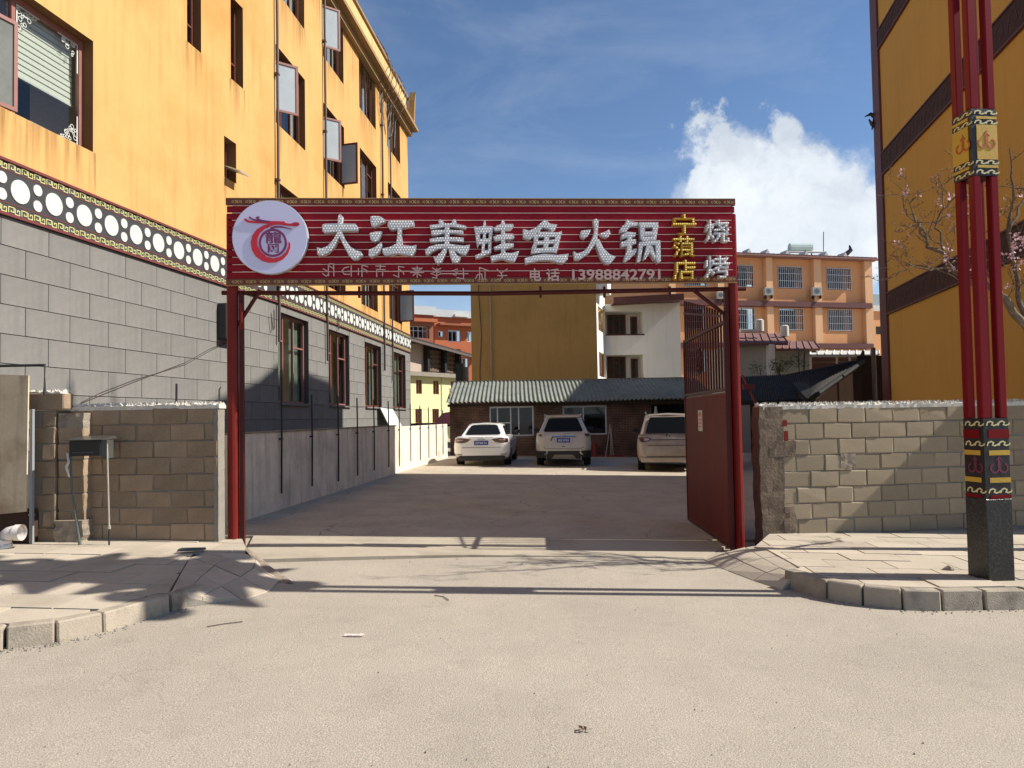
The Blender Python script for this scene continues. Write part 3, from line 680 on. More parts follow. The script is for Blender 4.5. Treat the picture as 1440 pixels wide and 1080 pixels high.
# segment 2: columns
cols = [(F2.hit(389, 400)[0] + .02, F2.hit(431, 400)[0]), (F2.hit(457, 400)[0], F2.hit(486, 400)[0]), (F2.hit(508, 400)[0], F2.hit(531, 400)[0]), (F2.hit(547, 400)[0], F2.hit(565, 400)[0])]
r3 = (F2.hit(530, 185)[1], F2.hit(508, 77)[1]); r2 = (F2.hit(486, 267)[1], F2.hit(457, 147)[1]); r1 = (F2.hit(535, 441)[1], 0); r1 = (r1[0], r1[0] + (r2[1] - r2[0]))
r0 = (F2.hit(565, 574)[1], F2.hit(552, 494)[1])
print('rows', r3, r2, r1, r0, 'cols', cols, 'seg1', h1)
c0 = [(F2.hit(391, 500)[0], F2.hit(434, 500)[0]), (F2.hit(462, 500)[0], F2.hit(491, 500)[0]), (F2.hit(513, 500)[0], F2.hit(536, 500)[0]), (F2.hit(552, 500)[0], F2.hit(570, 500)[0])]
for c in cols:
    for r in (r3, r2, r1): h2.append([c[0], c[1], r[0], r[1]])
h0 = [[c[0], c[1], r0[0], r0[1]] for c in c0]
m = MB()
wall_grid(m, F1, 0, F1.len, ZB1, ZC, h1, mr=1); wall_grid(m, F2, 0, F2.len, ZB1, ZC, h2, mr=1)
E1 = F2.P(F2.len, 0); FE = Frame((E1.x, E1.y), (E1.x - 14, E1.y + 1.0)); FN = Frame((F1.P(0, 0).x - 14, F1.P(0, 0).y), (F1.P(0, 0).x, F1.P(0, 0).y))
wall_grid(m, FE, 0, FE.len, -1, ZT, []); wall_grid(m, FN, 0, FN.len, -1, ZT, [])
obj('upper_wall', m, [M_yellow, M_reveal], yb)
m = MB()
roofp = [F1.P(0, ZC, -.1), F1.P(F1.len, ZC, -.1), F2.P(F2.len, ZC, -.1), FE.P(FE.len, ZC), FN.P(0, ZC)]
m.prism(roofp, (0, 0, .1)); obj('roof', m, M_mortar, yb)
m = MB()
for F in (F1, F2): m.fbox(F, 0, F.len, ZC + .1, ZT, -.2, .02)
m.fbox(FE, 0, 14, ZC + .1, ZT, -.2, -.01); obj('parapet', m, M_parap, yb)
m = MB()
for F, e in ((F1, 0), (F2, .35)):
    m.fbox(F, 0, F.len + e, ZC - .02, ZC + .1, -.1, .38); m.fbox(F, 0, F.len + e * .6, ZC - .24, ZC - .02, -.05, .16)
    m.fbox(F, 0, F.len + e * .3, ZT, ZT + .08, -.25, .09)
obj('cornice', m, M_corn, yb)
m = MB(); q = F2.P(F2.len - .15, ZC + .2, .3); m.prism([q, q + Vector((0, .3, 0)), q + Vector((.05, .3, 1.0)), q + Vector((.1, .05, 1.25)), q + Vector((.05, 0, .9))], (-.25, 0, 0)); obj('corner_ornament', m, M_corn, yb)
# stone base
m = MB(); wall_grid(m, F1.off(-.012), 0, F1.len, -1, ZB0, [], 0); wall_grid(m, F2.off(-.012), 0, F2.len, -1, ZB0, h0, .24); obj('base_wall', m, M_stonej, yb)
tw, th = .775, .372
tile_cache = {}
def tile(F, a, b, z0, z1):
    key = (round(b - a, 3), round(z1 - z0, 3))
    if key not in tile_cache:
        bm = bmesh.new(); bmesh.ops.create_cube(bm, size=1)
        for v in bm.verts: v.co = Vector((v.co.x * (key[0] - .009), v.co.y * .03, v.co.z * (key[1] - .009)))
        bmesh.ops.bevel(bm, geom=bm.edges[:], offset=.003, segments=1, affect='EDGES')
        me = bpy.data.meshes.new('tile'); bm.to_mesh(me); bm.free(); me.materials.append(M_stone); tile_cache[key] = me
    o = bpy.data.objects.new('stone_tile', tile_cache[key]); link(o, yb)
    o.matrix_basis = Matrix.Translation(F.P((a + b) / 2, (z0 + z1) / 2, -.012 + rnd.uniform(-.001, .0015))) @ Matrix.Rotation(F.ang, 4, 'Z')
for F, holes, umin in ((F1, [], 5.0), (F2, h0, 0)):
    r = 0; z = ZB0 - th
    while z > .1:
        u = -(r % 2) * tw / 2
        while u < F.len:
            a, b = max(u, 0), min(u + tw, F.len); segs = [(a, b)]; hs = [h for h in holes if h[2] < z + th and h[3] > z]
            for h in hs:
                ns = []
                for (p, q) in segs:
                    if h[1] <= p or h[0] >= q: ns.append((p, q)); continue
                    if h[0] > p: ns.append((p, h[0]))
                    if h[1] < q: ns.append((h[1], q))
                segs = ns
            hid = F.P(a, z).y < 7.6 or (F is F1 and z < 1.0) or (z < .5)
            for p, q in segs:
                if q - p > .04 and not hid:
                    tile(F, p, q, z, z + th)
            # strips above and below windows where a tile only partly overlaps the opening
            for h in hs:
                p, q = max(a, h[0]), min(b, h[1])
                if q - p > .04 and not hid:
                    if z < h[2] - .03 < z + th: tile(F, p, q, z, h[2])
                    if z < h[3] + .03 < z + th and z + th - h[3] > .03: tile(F, p, q, h[3], z + th)
            u += tw
        z -= th; r += 1
# frieze
m = MB()
for F in (F1, F2): m.fbox(F, 0, F.len, ZB0 + .002, ZB1 - .002, -.1, .03)
obj('frieze', m, M_band, yb)
m = MB()
for F in (F1, F2):
    for z, hh, d in ((ZB0, .035, .05), (ZB1 - .035, .035, .055), (ZB0 + .155, .012, .034), (ZB1 - .15, .012, .034)): m.fbox(F, 0, F.len, z, z + hh, .028, d)
obj('frieze_moulding', m, M_bandred, yb)
disc_cache = {}
def disc(F, u, z, r):
    if r not in disc_cache:
        mm = MB(); mm.disc(WORLD, 0, 0, r, 0, .012, 20); me = mm.mesh('disc', M_white); disc_cache[r] = me
    o = bpy.data.objects.new('white_disc', disc_cache[r]); link(o, yb); o.matrix_basis = Matrix.Translation(F.P(u, z, .03)) @ Matrix.Rotation(F.ang, 4, 'Z')
zc = (ZB0 + ZB1) / 2
u_ref = F1.hit(25, 258)[0]; pitch = .568
for F, ur in ((F1, u_ref), (F2, u_ref - F1.len)):
    k = math.ceil((-ur + .05) / pitch)
    while ur + k * pitch < F.len + .2:
        u = ur + k * pitch
        if F.P(max(u, 0), 0).y > 7.4:
            if .16 < u < F.len - .17: disc(F, u, zc, .152)
            if .0 < u + pitch / 2 < F.len - .08: disc(F, u + pitch / 2, zc + .105, .074); disc(F, u + pitch / 2, zc - .105, .074)
        k += 1
m = MB()
for F in (F1, F2):
    for z0 in (ZB0 + .05, ZB1 - .125):
        u = max(0, 3.0 if F is F1 else 0) + .03; s = .075
        while u < F.len - .2:
            p = s / 4
            m.ribbon(F, [(u, z0), (u, z0 + s), (u + s * 1.1, z0 + s), (u + s * 1.1, z0 + p), (u + s * .5, z0 + p), (u + s * .5, z0 + s * .55)], .012, .031, .004)
            m.ribbon(F, [(u + s * 1.35, z0 + s), (u + s * 1.35, z0), (u + s * 2.3, z0), (u + s * 2.3, z0 + s * .75), (u + s * 1.8, z0 + s * .75), (u + s * 1.8, z0 + s * .4)], .012, .031, .004)
            u += s * 2.75
obj('key_pattern', m, M_key, yb, kind='stuff')
# windows
def bigwin():
    u0, u1, z0, z1 = big; us = F1.hit(35, 100)[0]
    o = window(F1, yb, u0, u1, z0, z1, dep=.17, mf=M_frame2, splits=((us - u0) / (u1 - u0),), trans=((.77, 0, 1),), back=None, w=.075)
    q = MB(); zb = z0 + (z1 - z0) * .42
    z = zb
    while z < z1 - .06:
        q.hexa([F1.P(us + .05, z, -.30), F1.P(u1 - .06, z, -.30), F1.P(u1 - .06, z, -.32), F1.P(us + .05, z, -.32), F1.P(us + .05, z + .07, -.305), F1.P(u1 - .06, z + .07, -.305), F1.P(u1 - .06, z + .07, -.335), F1.P(us + .05, z + .07, -.335)]); z += .085
    obj('blind', q, mat('blind_slat', (.62, .63, .56), .7, .08, 3, 0), o)
    q = MB(); q.fbox(F1, us + .05, u1 - .06, zb - .03, zb - .005, -.33, -.29); obj('blind_rail', q, M_white, o)
    q = MB(); q.fbox(F1, u0 + .05, us - .05, z0 + .1, z1 - .1, -.45, -.43); obj('room_curtain', q, M_curt, o)
    q = MB(); rr = random.Random(4)
    for (cu, cz, su, sz) in ((u1 - .09, z1 - .09, -1, -1), (u1 - .09, z0 + .09, -1, 1), (us + .07, z1 - .09, 1, -1)):
        for k in range(16):
            a = rr.uniform(.02, .3); b = rr.uniform(.02, .34 - a); r = rr.uniform(.018, .035)
            pts = [(cu + su * (a + r * cos(t)), cz + sz * (b + r * sin(t))) for t in [i * pi / 4 for i in range(8)]]; pts.append(pts[0])
            q.ribbon(F1, pts, .009, -.193 + k * .0004, .002)
        q.ribbon(F1, [(cu + su * .38, cz), (cu, cz), (cu, cz + sz * .42)], .02, -.19, .003)
    obj('lace_sticker', q, M_white, o, kind='stuff')
    sash(F1, u0 + .6, us - .05, z0 + .06, z0 + (z1 - z0) * .75, o, M_frame2, True, 10, .05, -.15, mat('grey_sash_glass', (.17, .18, .17), .1, .3, 2, 0, spec=.3))
bigwin()
for w_ in (w1, w2): window(F1, yb, *w_, dep=.16, splits=(), trans=((.28, 0, 1),), w=.05, back=None)
wv = window(F1, yb, *w3, dep=.2, splits=(), back=None, w=.045, opened=((0, 0),))
q = MB(); a, b, c, d = w3; q.hexa([F1.P(a + .04, c + .28, -.14), F1.P(b - .04, c + .28, -.14), F1.P(b - .04, c + .30, -.16), F1.P(a + .04, c + .30, -.16), F1.P(a + .04, c + .1, .30), F1.P(b - .04, c + .1, .30), F1.P(b - .04, c + .125, .31), F1.P(a + .04, c + .125, .31)])
obj('tilted_sash', q, M_alu, wv)
for ci, c in enumerate(cols):
    for ri, r in enumerate((r3, r2, r1)):
        if ri == 2 and ci == 0: sp = (.5,)
        o = window(F2, yb, c[0], c[1], r[0], r[1], dep=.15, splits=(.36, .68), trans=((.78, 0, 1), (.78, 2, 3)), opened=(((0, 0),) if (ci, ri) in ((0, 1), (1, 0), (1, 1)) else ()))
        if (ci, ri) in ((0, 1), (1, 0), (1, 1)):
            ww = (c[1] - c[0]); sash(F2, c[0] + .05, c[0] + ww * .36, r[0] + (r[1] - r[0]) * .17, r[0] + (r[1] - r[0]) * .81, o, M_frame2, True, 48, .05, -.1)
        if (ci, ri) in ((1, 1), (3, 2)):
            ww = (c[1] - c[0]); sash(F2, c[1] - ww * .34, c[1] - .05, r[0] + .1, r[0] + (r[1] - r[0]) * .72, o, M_frame, False, 80, .05, -.1)
for i, h in enumerate(h0):
    window(F2, yb, *h, dep=.12, mf=M_frame2 if i < 2 else M_frame, splits=(.3, .64), trans=((.70, 0, 1), (.66, 2, 3)) if i < 2 else ((.7, 2, 3),), back='green')
    q = MB(); q.fbox(F2, h[0], h[1], h[2] - .05, h[2] - .003, -.1, .07); obj('sill', q, M_stone, yb)
def stain_mat():
    m = bpy.data.materials.new('rain_stain'); m.use_nodes = True; t = m.node_tree; N = t.nodes; b = N['Principled BSDF']; b.inputs['Base Color'].default_value = (.16, .095, .04, 1); b.inputs['Roughness'].default_value = .9; b.inputs['Specular IOR Level'].default_value = .1
    tc_ = N.new('ShaderNodeTexCoord'); mp = N.new('ShaderNodeMapping'); mp.inputs['Scale'].default_value = (7, 7, .5); t.links.new(tc_.outputs['Object'], mp.inputs['Vector'])
    n = N.new('ShaderNodeTexNoise'); n.inputs['Scale'].default_value = 1.5; n.inputs['Detail'].default_value = 6; t.links.new(mp.outputs[0], n.inputs['Vector'])
    r = N.new('ShaderNodeMapRange'); t.links.new(n.outputs['Fac'], r.inputs['Value']); r.inputs['From Min'].default_value = .42; r.inputs['From Max'].default_value = .75; r.inputs['To Max'].default_value = .5
    s = N.new('ShaderNodeSeparateXYZ'); t.links.new(tc_.outputs['Generated'], s.inputs[0]); p = N.new('ShaderNodeMath'); p.operation = 'POWER'; t.links.new(s.outputs['Z'], p.inputs[0]); p.inputs[1].default_value = 1.7
    k = N.new('ShaderNodeMath'); k.operation = 'MULTIPLY'; t.links.new(r.outputs[0], k.inputs[0]); t.links.new(p.outputs[0], k.inputs[1]); t.links.new(k.outputs[0], b.inputs['Alpha']); return m
M_stain = stain_mat()
for F, hs_ in ((F1, h1), (F2, h2)):
    for h in hs_:
        q = MB(); q.quad(F.P(h[0] - .06, h[2] - 1.15, .004), F.P(h[1] + .06, h[2] - 1.15, .004), F.P(h[1] + .06, h[2] - .003, .004), F.P(h[0] - .06, h[2] - .003, .004)); obj('rain_stain', q, M_stain, yb)
for F in (F1, F2): q = MB(); q.quad(F.P(.02, ZC - 1.9, .005), F.P(F.len - .02, ZC - 1.9, .005), F.P(F.len - .02, ZC - .25, .005), F.P(.02, ZC - .25, .005)); obj('rain_stain', q, M_stain, yb)
# dark downpipes and loose cables on the face
def pipe_px(F, px, z_lo, z_hi, r, name='downpipe', wob=.01, d=.07, sd=1):
    u = F.hit(px, 300)[0]; rr = random.Random(sd); n = 14; m = MB()
    m.tube([F.P(u + rr.uniform(-wob, wob), z_lo + (z_hi - z_lo) * i / n, d) for i in range(n + 1)], r, 6)
    for k in range(4): z = z_lo + (z_hi - z_lo) * (k + .5) / 4; m.fbox(F, u - r * 1.5, u + r * 1.5, z, z + .05, .0, d + r * 1.1)
    obj(name, m, M_pipe, yb)
pipe_px(F2, 387.5, 3.4, ZC - .3, .032, sd=1); pipe_px(F2, 455.5, 3.2, ZC - .3, .032, sd=2); pipe_px(F2, 536, 3.3, ZC - .3, .035, sd=3); pipe_px(F2, 547.5, 3.0, ZC - .3, .03, sd=4)
m = MB(); rr = random.Random(9)
for k in range(9):
    u0 = F2.hit(524 + k * 4.2, 200)[0]; p = []
    for i in range(9): t = i / 8; p.append(F2.P(u0 + (F2.hit(541, 200)[0] - u0) * t * .5 + rr.uniform(-.1, .1), ZT - .05 - t * (2.3 + .3 * (k % 3)), .16 + .34 * sin(min(1, t * 1.6) * 3.14) - t * .05 + .03 * sin(k + t * 5)))
    m.tube(p, .014, 4)
obj('loose_cable', m, M_pipe, yb)
for px in (383, 475):                            # hooks hanging at pipe feet
    u = F2.hit(px - 1, 460)[0]; z = F2.hit(px, 462)[1]; m = MB(); m.tube([F2.P(u - .14, z + .3, .05), F2.P(u - .06, z - .05, .06), F2.P(u, z, .06), F2.P(u, z + .4, .06)], .012, 5); obj('cable_hook', m, M_pipe, yb)
m = MB(); m.fbox(F1, F1.hit(305, 450)[0], F1.hit(321, 450)[0], F1.hit(312, 478)[1], F1.hit(312, 428)[1], 0, .2)
o = obj('meter_box', m, M_black, None, bevel=.02); tag(o, 'black meter box on the grey stone base behind the gate post', 'meter box')
m = MB(); p = []
for (x, y) in ((318, 482), (296, 492), (260, 512), (225, 523), (190, 533), (140, 552), (112, 566)): u, z = F1.hit(x, y); p.append(F1.P(u, z, .02))
m.tube(p, .004, 4); m.tube([q + Vector((0, 0, .04 * sin(i))) for i, q in enumerate(p)], .004, 4); tag(obj('slack_cable', m, M_pipe), 'thin slack double cable drooping across the grey stone base', 'cable')

# ------------------------------------------------------------------ yard boundary wall on the left, with rods
A = on_ground(330, 737); B = on_ground(558, 665.5); C = on_ground(629.5, 643.5)
yw = thing('yard_wall', (A.x, A.y, G(A.x)), 'low rendered grey wall bounding the yard below the yellow building', 'wall')
FA = Frame((A.x, A.y), (B.x, B.y)); FBc = Frame((B.x, B.y), (C.x, C.y))
M_ywall = mat('yard_wall_render', (.80, .69, .54), .9, .28, 1.6, .4, 30, streak=.5, col2=(.58, .50, .39), c2scale=1.2)
m = MB(); m.fbox(FA, -.2, FA.len, -.3, 1.43, -.18, 0)
m.fbox(FBc, .003, FBc.len, -.3, 1.40, -.18, 0); obj('rendered_wall', m, M_ywall, yw)
m = MB(); m.fbox(FA, -.2, FA.len, 1.43, 1.455, -.2, .015); obj('coping', m, M_rough, yw)
rods = [395, 438, 475, 502, 525.5, 546, 561, 577, 590.5, 602.5, 613, 622.5]
for k, x in enumerate(rods):
    F = FA if x < 558 else FBc; top = 557 + (k * 1.2); u = F.hit(x, 600, .03)[0]; uu = F.hit(x, 600, .03)
    zt = F.hit(x, {0: 520}.get(k, 553 + 2.2 * k), .03)[1]; zb = F.hit(x, 694 - [0, 10, 17, 25, 32, 37, 38, 45, 47, 50, 53, 55][k], .03)[1]
    m = MB(); m.tube([F.P(u, zb, .035), F.P(u + .01, (zt + zb) / 2, .04), F.P(u, zt, .035)], .0165, 6); m.fbox(F, u - .03, u + .03, 1.3, 1.33, .0, .06)
    obj('fence_rod', m, M_black, yw)
m = MB(); p = [FA.P(FA.hit(395, 560)[0], 1.95, .04)]
for x in rods[1:]:
    F = FA if x < 558 else FBc; p.append(F.P(F.hit(x, 560, .03)[0], 1.95 - .04 * (rods.index(x) % 2), .04))
m.tube(p, .004, 4); obj('wire', m, M_black, yw)
m = MB(); Fw = F2; u, z = F2.hit(531, 598); q0 = F2.P(u, 1.55, .3)
sx = Frame((q0.x, q0.y - .4), (q0.x + .25, q0.y + 1.3))
u0_, u1_ = F2.hit(530, 590)[0], F2.hit(548, 590)[0]
m.hexa([F2.P(u0_ + .1, 1.35, .42), F2.P(u1_ + .15, 1.35, .42), F2.P(u1_ + .15, 1.35, .39), F2.P(u0_ + .1, 1.35, .39), F2.P(u0_, 2.02, .12), F2.P(u1_, 1.98, .12), F2.P(u1_, 1.98, .09), F2.P(u0_, 2.02, .09)]); tag(obj('white_board', m, M_white), 'pale square board leaning against the grey stone base above the yard wall', 'board')

# ------------------------------------------------------------------ ochre building on the right and its neighbours
CR = (10.5, 20.8)
FRB = Frame(CR, (CR[0] - .193 * 10.95, CR[1] - 10.95))
ZH = 14.0
rb = thing('ochre_building', FRB.P(0, 0), 'tall plain ochre building side with slanting dark patterned bands behind the red pole', 'building')
m = MB(); nb = FRB.P(FRB.len, 0)
FRf = Frame((nb.x, nb.y), (nb.x + 14, nb.y + .9)); FRk = Frame((CR[0] + 4.3, CR[1] + .0), CR)
wall_grid(m, FRB, 0, FRB.len, -1, ZH, []); 
hol = [[1.5 + 3.2 * i, 3.3 + 3.2 * i, .4 + 3.4 * j + (.0 if j else -.35), 2.6 + 3.4 * j] for i in range(4) for j in range(1, 5)]
wall_grid(m, FRf, 0, FRf.len, -1, ZH, hol); wall_grid(m, FRk, 0, FRk.len, -1, ZH, [])
obj('wall', m, M_ochre, rb)
m = MB(); m.prism([FRB.P(0, ZH + .152), FRB.P(FRB.len, ZH + .152), FRB.P(9.2, ZH + .3), FRB.P(7.2, 14.85), FRB.P(5.4, 15.4), FRB.P(4.4, 15.9), FRB.P(0, 15.9)], -FRB.n * .25); obj('shade_parapet', m, M_ochre, rb)  # unseen rise above the roof, sloped for its shadow edge on the yellow building
for h in hol: window(FRf, rb, *h, dep=.15, back=None)
m = MB(); m.prism([FRB.P(0, ZH), FRB.P(FRB.len, ZH), FRf.P(FRf.len, ZH), Vector((CR[0] + 4.3, CR[1], ZH))], (0, 0, .15)); obj('roof', m, M_mortar, rb)
bz = []
for (lo, hi) in (((1244.7, 443), (1242.7, 416.5)), ((1236.7, 251.3), (1236, 223.6)), ((1229.7, 80.5), (1229.5, 57))):
    bz.append((FRB.hit(*lo)[1], FRB.hit(*hi)[1]))
print('bands', bz)
m = MB()
for a, b in bz: m.fbox(FRB, .58, FRB.len, a, b, -.05, .045)
obj('patterned_band', m, M_bandpat, rb)
m = MB()
for a, b in bz: m.fbox(FRB, .58, FRB.len, a - .035, a - .003, -.04, .07); m.fbox(FRB, .58, FRB.len, b + .003, b + .035, -.04, .07)
obj('band_edging', m, M_darkred, rb)
m = MB(); rr = random.Random(3)
for a, b in bz[:3]:
    u = .7
    while u < FRB.len - .4:
        zc_ = (a + b) / 2; h_ = (b - a) * .33
        m.ribbon(FRB, [(u, zc_ - h_), (u + .1, zc_ + h_ * .6), (u + .3, zc_ + h_), (u + .38, zc_ - h_ * .2), (u + .25, zc_ - h_ * .6), (u + .2, zc_)], .03, .046, .006); u += .52
obj('band_scroll', m, mat('band_scroll_paint', (.085, .05, .045), .7, .3, 8), rb, kind='stuff')
m = MB(); m.fbox(FRB, -.04, .55, -1, 15.9, -.1, .06); obj('corner_trim', m, M_darkred, rb)
m = MB(); z = FRB.hit(1222, 178)[1]; q = FRB.P(0, z, .0)
m.tube([q, q + Vector((-.15, 0, .1)), q + Vector((-.32, 0, .02))], [.07, .05, .01], 6); m.tube([q + Vector((0, 0, -.25)), q + Vector((-.12, 0, -.2)), q + Vector((-.2, 0, -.05))], [.07, .05, .02], 6); m.tube([q + Vector((-.05, 0, -.05)), q + Vector((-.12, 0, -.35))], [.04, .02], 6)
obj('bracket_ornament', m, M_black, rb)
# unseen low annex added beyond the block wall to throw diagonal shade on it
an = thing('shade_annex', (8.4, 9.4, 0), 'unseen plain annex added to shade the block wall from beyond its end', 'annex')
m = MB(); m.box(8.4, 12.5, 9.50, 9.84, -.6, 3.72); obj('wall', m, M_ochre, an)
m = MB(); m.box(8.38, 12.6, 9.46, 9.845, 3.722, 3.78); obj('roof', m, M_darkred, an)
m = MB(); m.box(9.2, 11.2, 9.48, 9.497, .0, 2.6); obj('shutter', m, M_alu, an)
# unseen rear blocks added so that their shadow reaches across the yard
b2 = thing('rear_shade_block', (15.5, 23.6, 0), 'unseen flat roofed block added behind the tall ochre building to shade the yard', 'building')
m = MB(); m.box(15.25, 24, 23.7, 28.9, -1, 14.0); m.box(18.9, 26, 28.91, 36.3, -1, 16.6); obj('wall', m, M_ochre, b2)
m = MB(); m.box(15.2, 24.2, 23.6, 28.9, 14.002, 14.2); m.box(18.85, 26.2, 28.91, 36.4, 16.602, 16.8); obj('roof', m, M_darkred, b2)

# ------------------------------------------------------------------ gate: posts, beam, sign, leaf
PL = Vector((-3.40, 8.80, 0)); PR = Vector((2.865 + .1, 9.31, 0))
FS = Frame((-3.385, 8.80), (2.83, 9.2))         # sign plane
g = thing('gateway', (PL.x, PL.y, G(PL.x)), 'red painted steel gateway of two posts, thin beam and corner braces', 'gateway')
zb = FS.hit(330, 404)[1]
def post(u, w, name, zt, zb_, d=-.1):
    m = MB(); m.tube([FS.P(u, zb_, d), FS.P(u, zt, d)], w / 2, 14); return obj(name, m, M_red, g, smooth=False)
uL = FS.hit(328, 600, -.1)[0]; uR = FS.hit(1036, 600, -.1)[0]
post(uL, .135, 'post', zb + .9, -.1); post(uR, .12, 'post', zb + .9, -.3)
for u, w in ((uL + .105, .05), (uR - .095, .045)):
    m = MB(); m.fbox(FS, u - w / 2, u + w / 2, -.1, zb - .05, -.13, -.07); obj('hinge_stile', m, M_reddark, g)
m = MB(); m.tube([FS.P(-.1, zb - .045, -.12), FS.P(FS.len * .5, zb - .075, -.12), FS.P(FS.len + .16, zb - .035, -.12)], .028, 8); obj('beam', m, M_reddark, g)
for (x0, y0, x1, y1) in ((366, 408, 334, 458), (975, 408, 1032, 452)):
    a = FS.hit(x0, y0, -.1); b = FS.hit(x1, y1, -.1); m = MB(); m.tube([FS.P(*a, -.1), FS.P(*b, -.1)], .024, 6); obj('brace', m, M_reddark, g)
for x in (505, 760, 850, 942):
    a = FS.hit(x, 406, -.1); m = MB(); m.fbox(FS, a[0] - .015, a[0] + .015, a[1] - .11, a[1] + .03, -.13, -.1); obj('hanger', m, M_reddark, g)
m = MB(); m.tube([FS.P(uL + .12, zb - .5, -.02), FS.P(uL + .14, zb - .42, .03), FS.P(uL + .14, zb - .2, .03)], .02, 6); obj('hinge_pin', m, M_red, g)

sg = thing('shop_sign', FS.P(0, zb + .5), 'wide dark red slatted restaurant sign board over the gateway with large silver characters', 'sign')
z0 = FS.hit(320, 401)[1]; z1 = FS.hit(320, 279.5)[1]; bh = .075; Lg = FS.len; print('sign z', z0, z1)
nsl = 10; ph = (z1 - z0 - 2 * bh) / nsl
slm = None
for k in range(nsl):
    za = z0 + bh + k * ph; m = MB(); q = []
    prof = [(-.012, za + .001), (.0, za + .004), (.0, za + ph - .017), (-.006, za + ph - .012), (-.02, za + ph - .012), (-.02, za + .001)]
    m.prism([FS.P(.0, z, d) for d, z in prof], FS.u * Lg); obj('slat', m, M_slat, sg)
    m = MB(); m.fbox(FS, .06, Lg - .04, za + ph - .0115, za + ph - .0045, -.02, .003)
    obj('sunlit_slat_lip', m, M_lip, sg)
m = MB()
for x in (330, 455, 605, 752, 895, 1030):
    u = FS.hit(x, 340)[0]; m.fbox(FS, u - .02, u + .02, z0 + .02, z1 - .02, -.065, -.022)
for z in (z0 + .02, z1 - .05): m.fbox(FS, .0, Lg, z, z + .03, -.1, -.066)
obj('back_rail', m, M_reddark, sg)
for k, (za, zz) in enumerate(((z0, z0 + bh), (z1 - bh, z1))):
    m = MB(); m.fbox(FS, -.01, Lg + .01, za, zz, -.03, .012); o = obj('border_strip', m, M_bordbg, sg)
    m = MB(); u = .05; zc_ = (za + zz) / 2
    while u < Lg - .12:
        s = .020
        m.ribbon(FS, [(u + .05, zc_ - s), (u + .05 + 2 * s, zc_ + s)], .011, .0122, .002); m.ribbon(FS, [(u + .05, zc_ + s), (u + .05 + 2 * s, zc_ - s)], .011, .0145, .002)
        for du in (.025, .115):
            pp = [(u + du + .013 * cos(t * pi / 3), zc_ + .013 * sin(t * pi / 3)) for t in range(6)]; pp.append(pp[0]); m.ribbon(FS, pp, .008, .0122, .002)
        u += .163
    obj('border_pattern', m, M_gold, o, kind='stuff')
    m = MB(); m.fbox(FS, -.01, Lg + .01, zz + .001 if k else za - .007, zz + .008 if k else za - .001, -.03, .018); obj('border_edge', m, M_gold, o)
# logo disc
cu, cz = FS.hit(382.6, 336.2); rx = .435
m = MB(); m.disc(FS, cu, cz, rx, .03, .10, 48); ld = obj('logo_disc', m, M_lav, sg)
m = MB(); m.disc(FS, cu, cz, rx + .008, .025, .092, 48); obj('disc_rim', m, M_alu, ld)
def LZ(pts): return [FS.hit(320 + x / 8.306, 270 + y / 8.306, .1) for x, y in pts]
def poly_on(F, pts, d0, d1, mats, name, parent):
    m = MB(); m.prism([F.P(u, z, d0) for u, z in pts], F.n * (d1 - d0)); return obj(name, m, mats, parent)
cres = [(500, 372), (420, 392), (340, 440), (290, 510), (272, 590), (285, 680), (330, 755), (400, 805), (480, 828), (570, 822), (650, 785), (705, 725), (735, 650), (733, 600), (715, 578), (712, 640), (680, 705), (620, 755), (540, 775), (460, 757), (395, 705), (352, 625), (350, 550), (380, 480), (430, 435), (490, 408)]
poly_on(FS, LZ(cres), .1, .108, M_logor, 'logo_mark', ld)
drag = [(480, 372), (300, 364), (235, 358), (200, 335), (198, 312), (215, 312), (245, 335), (320, 345), (440, 340), (560, 342), (640, 345), (665, 345), (680, 365), (740, 372), (785, 355), (830, 357), (845, 378), (825, 398), (780, 402), (700, 395), (620, 384), (555, 382), (500, 400)]
poly_on(FS, LZ(drag), .1, .110, M_logor, 'logo_mark', ld)
m = MB(); m.ribbon(FS, LZ([(255, 293), (290, 318), (350, 338), (440, 350)]), .018, .1, .011); m.ribbon(FS, LZ([(372, 295), (345, 300), (350, 318), (400, 335), (500, 350)]), .018, .1, .012)
m.ribbon(FS, LZ([(500, 425), (560, 408), (640, 410), (748, 435)]), [.02, .022, .018, .008], .1, .009); m.ribbon(FS, LZ([(770, 385), (795, 372), (815, 378), (800, 388)]), .01, .1, .013)
ring = [(530 + 152 * cos(t * pi / 16), 595 + 152 * sin(t * pi / 16)) for t in range(33)]; ring[-1] = ring[0]; m.ribbon(FS, LZ(ring), .026, .1, .007)
obj('logo_mark', m, M_logop, ld)


def text(body, F, u0, u1, z0, z1, d, ext, mats, name, parent, off=0, bevel=0, res=3):
    c = bpy.data.curves.new(name, 'FONT'); c.body = body; c.extrude = ext / 2; c.offset = off; c.resolution_u = res; c.bevel_depth = bevel; c.bevel_resolution = 0
    o = bpy.data.objects.new(name, c); COL.objects.link(o); bpy.context.view_layer.update()
    me = bpy.data.meshes.new_from_object(o.evaluated_get(bpy.context.evaluated_depsgraph_get())); bpy.data.objects.remove(o)
    xs = [v.co.x for v in me.vertices]; ys = [v.co.y for v in me.vertices]; a, b, e, f = min(xs), max(xs), min(ys), max(ys)
    T = F.mat(u0, z0, d + ext / 2) @ Matrix.Diagonal(((u1 - u0) / (b - a), (z1 - z0) / (f - e), 1, 1)) @ Matrix.Translation((-a, -e, 0))
    me.transform(T); me.materials.clear(); me.materials.append(mats); me.name = name
    return obj(name, me, None, parent)
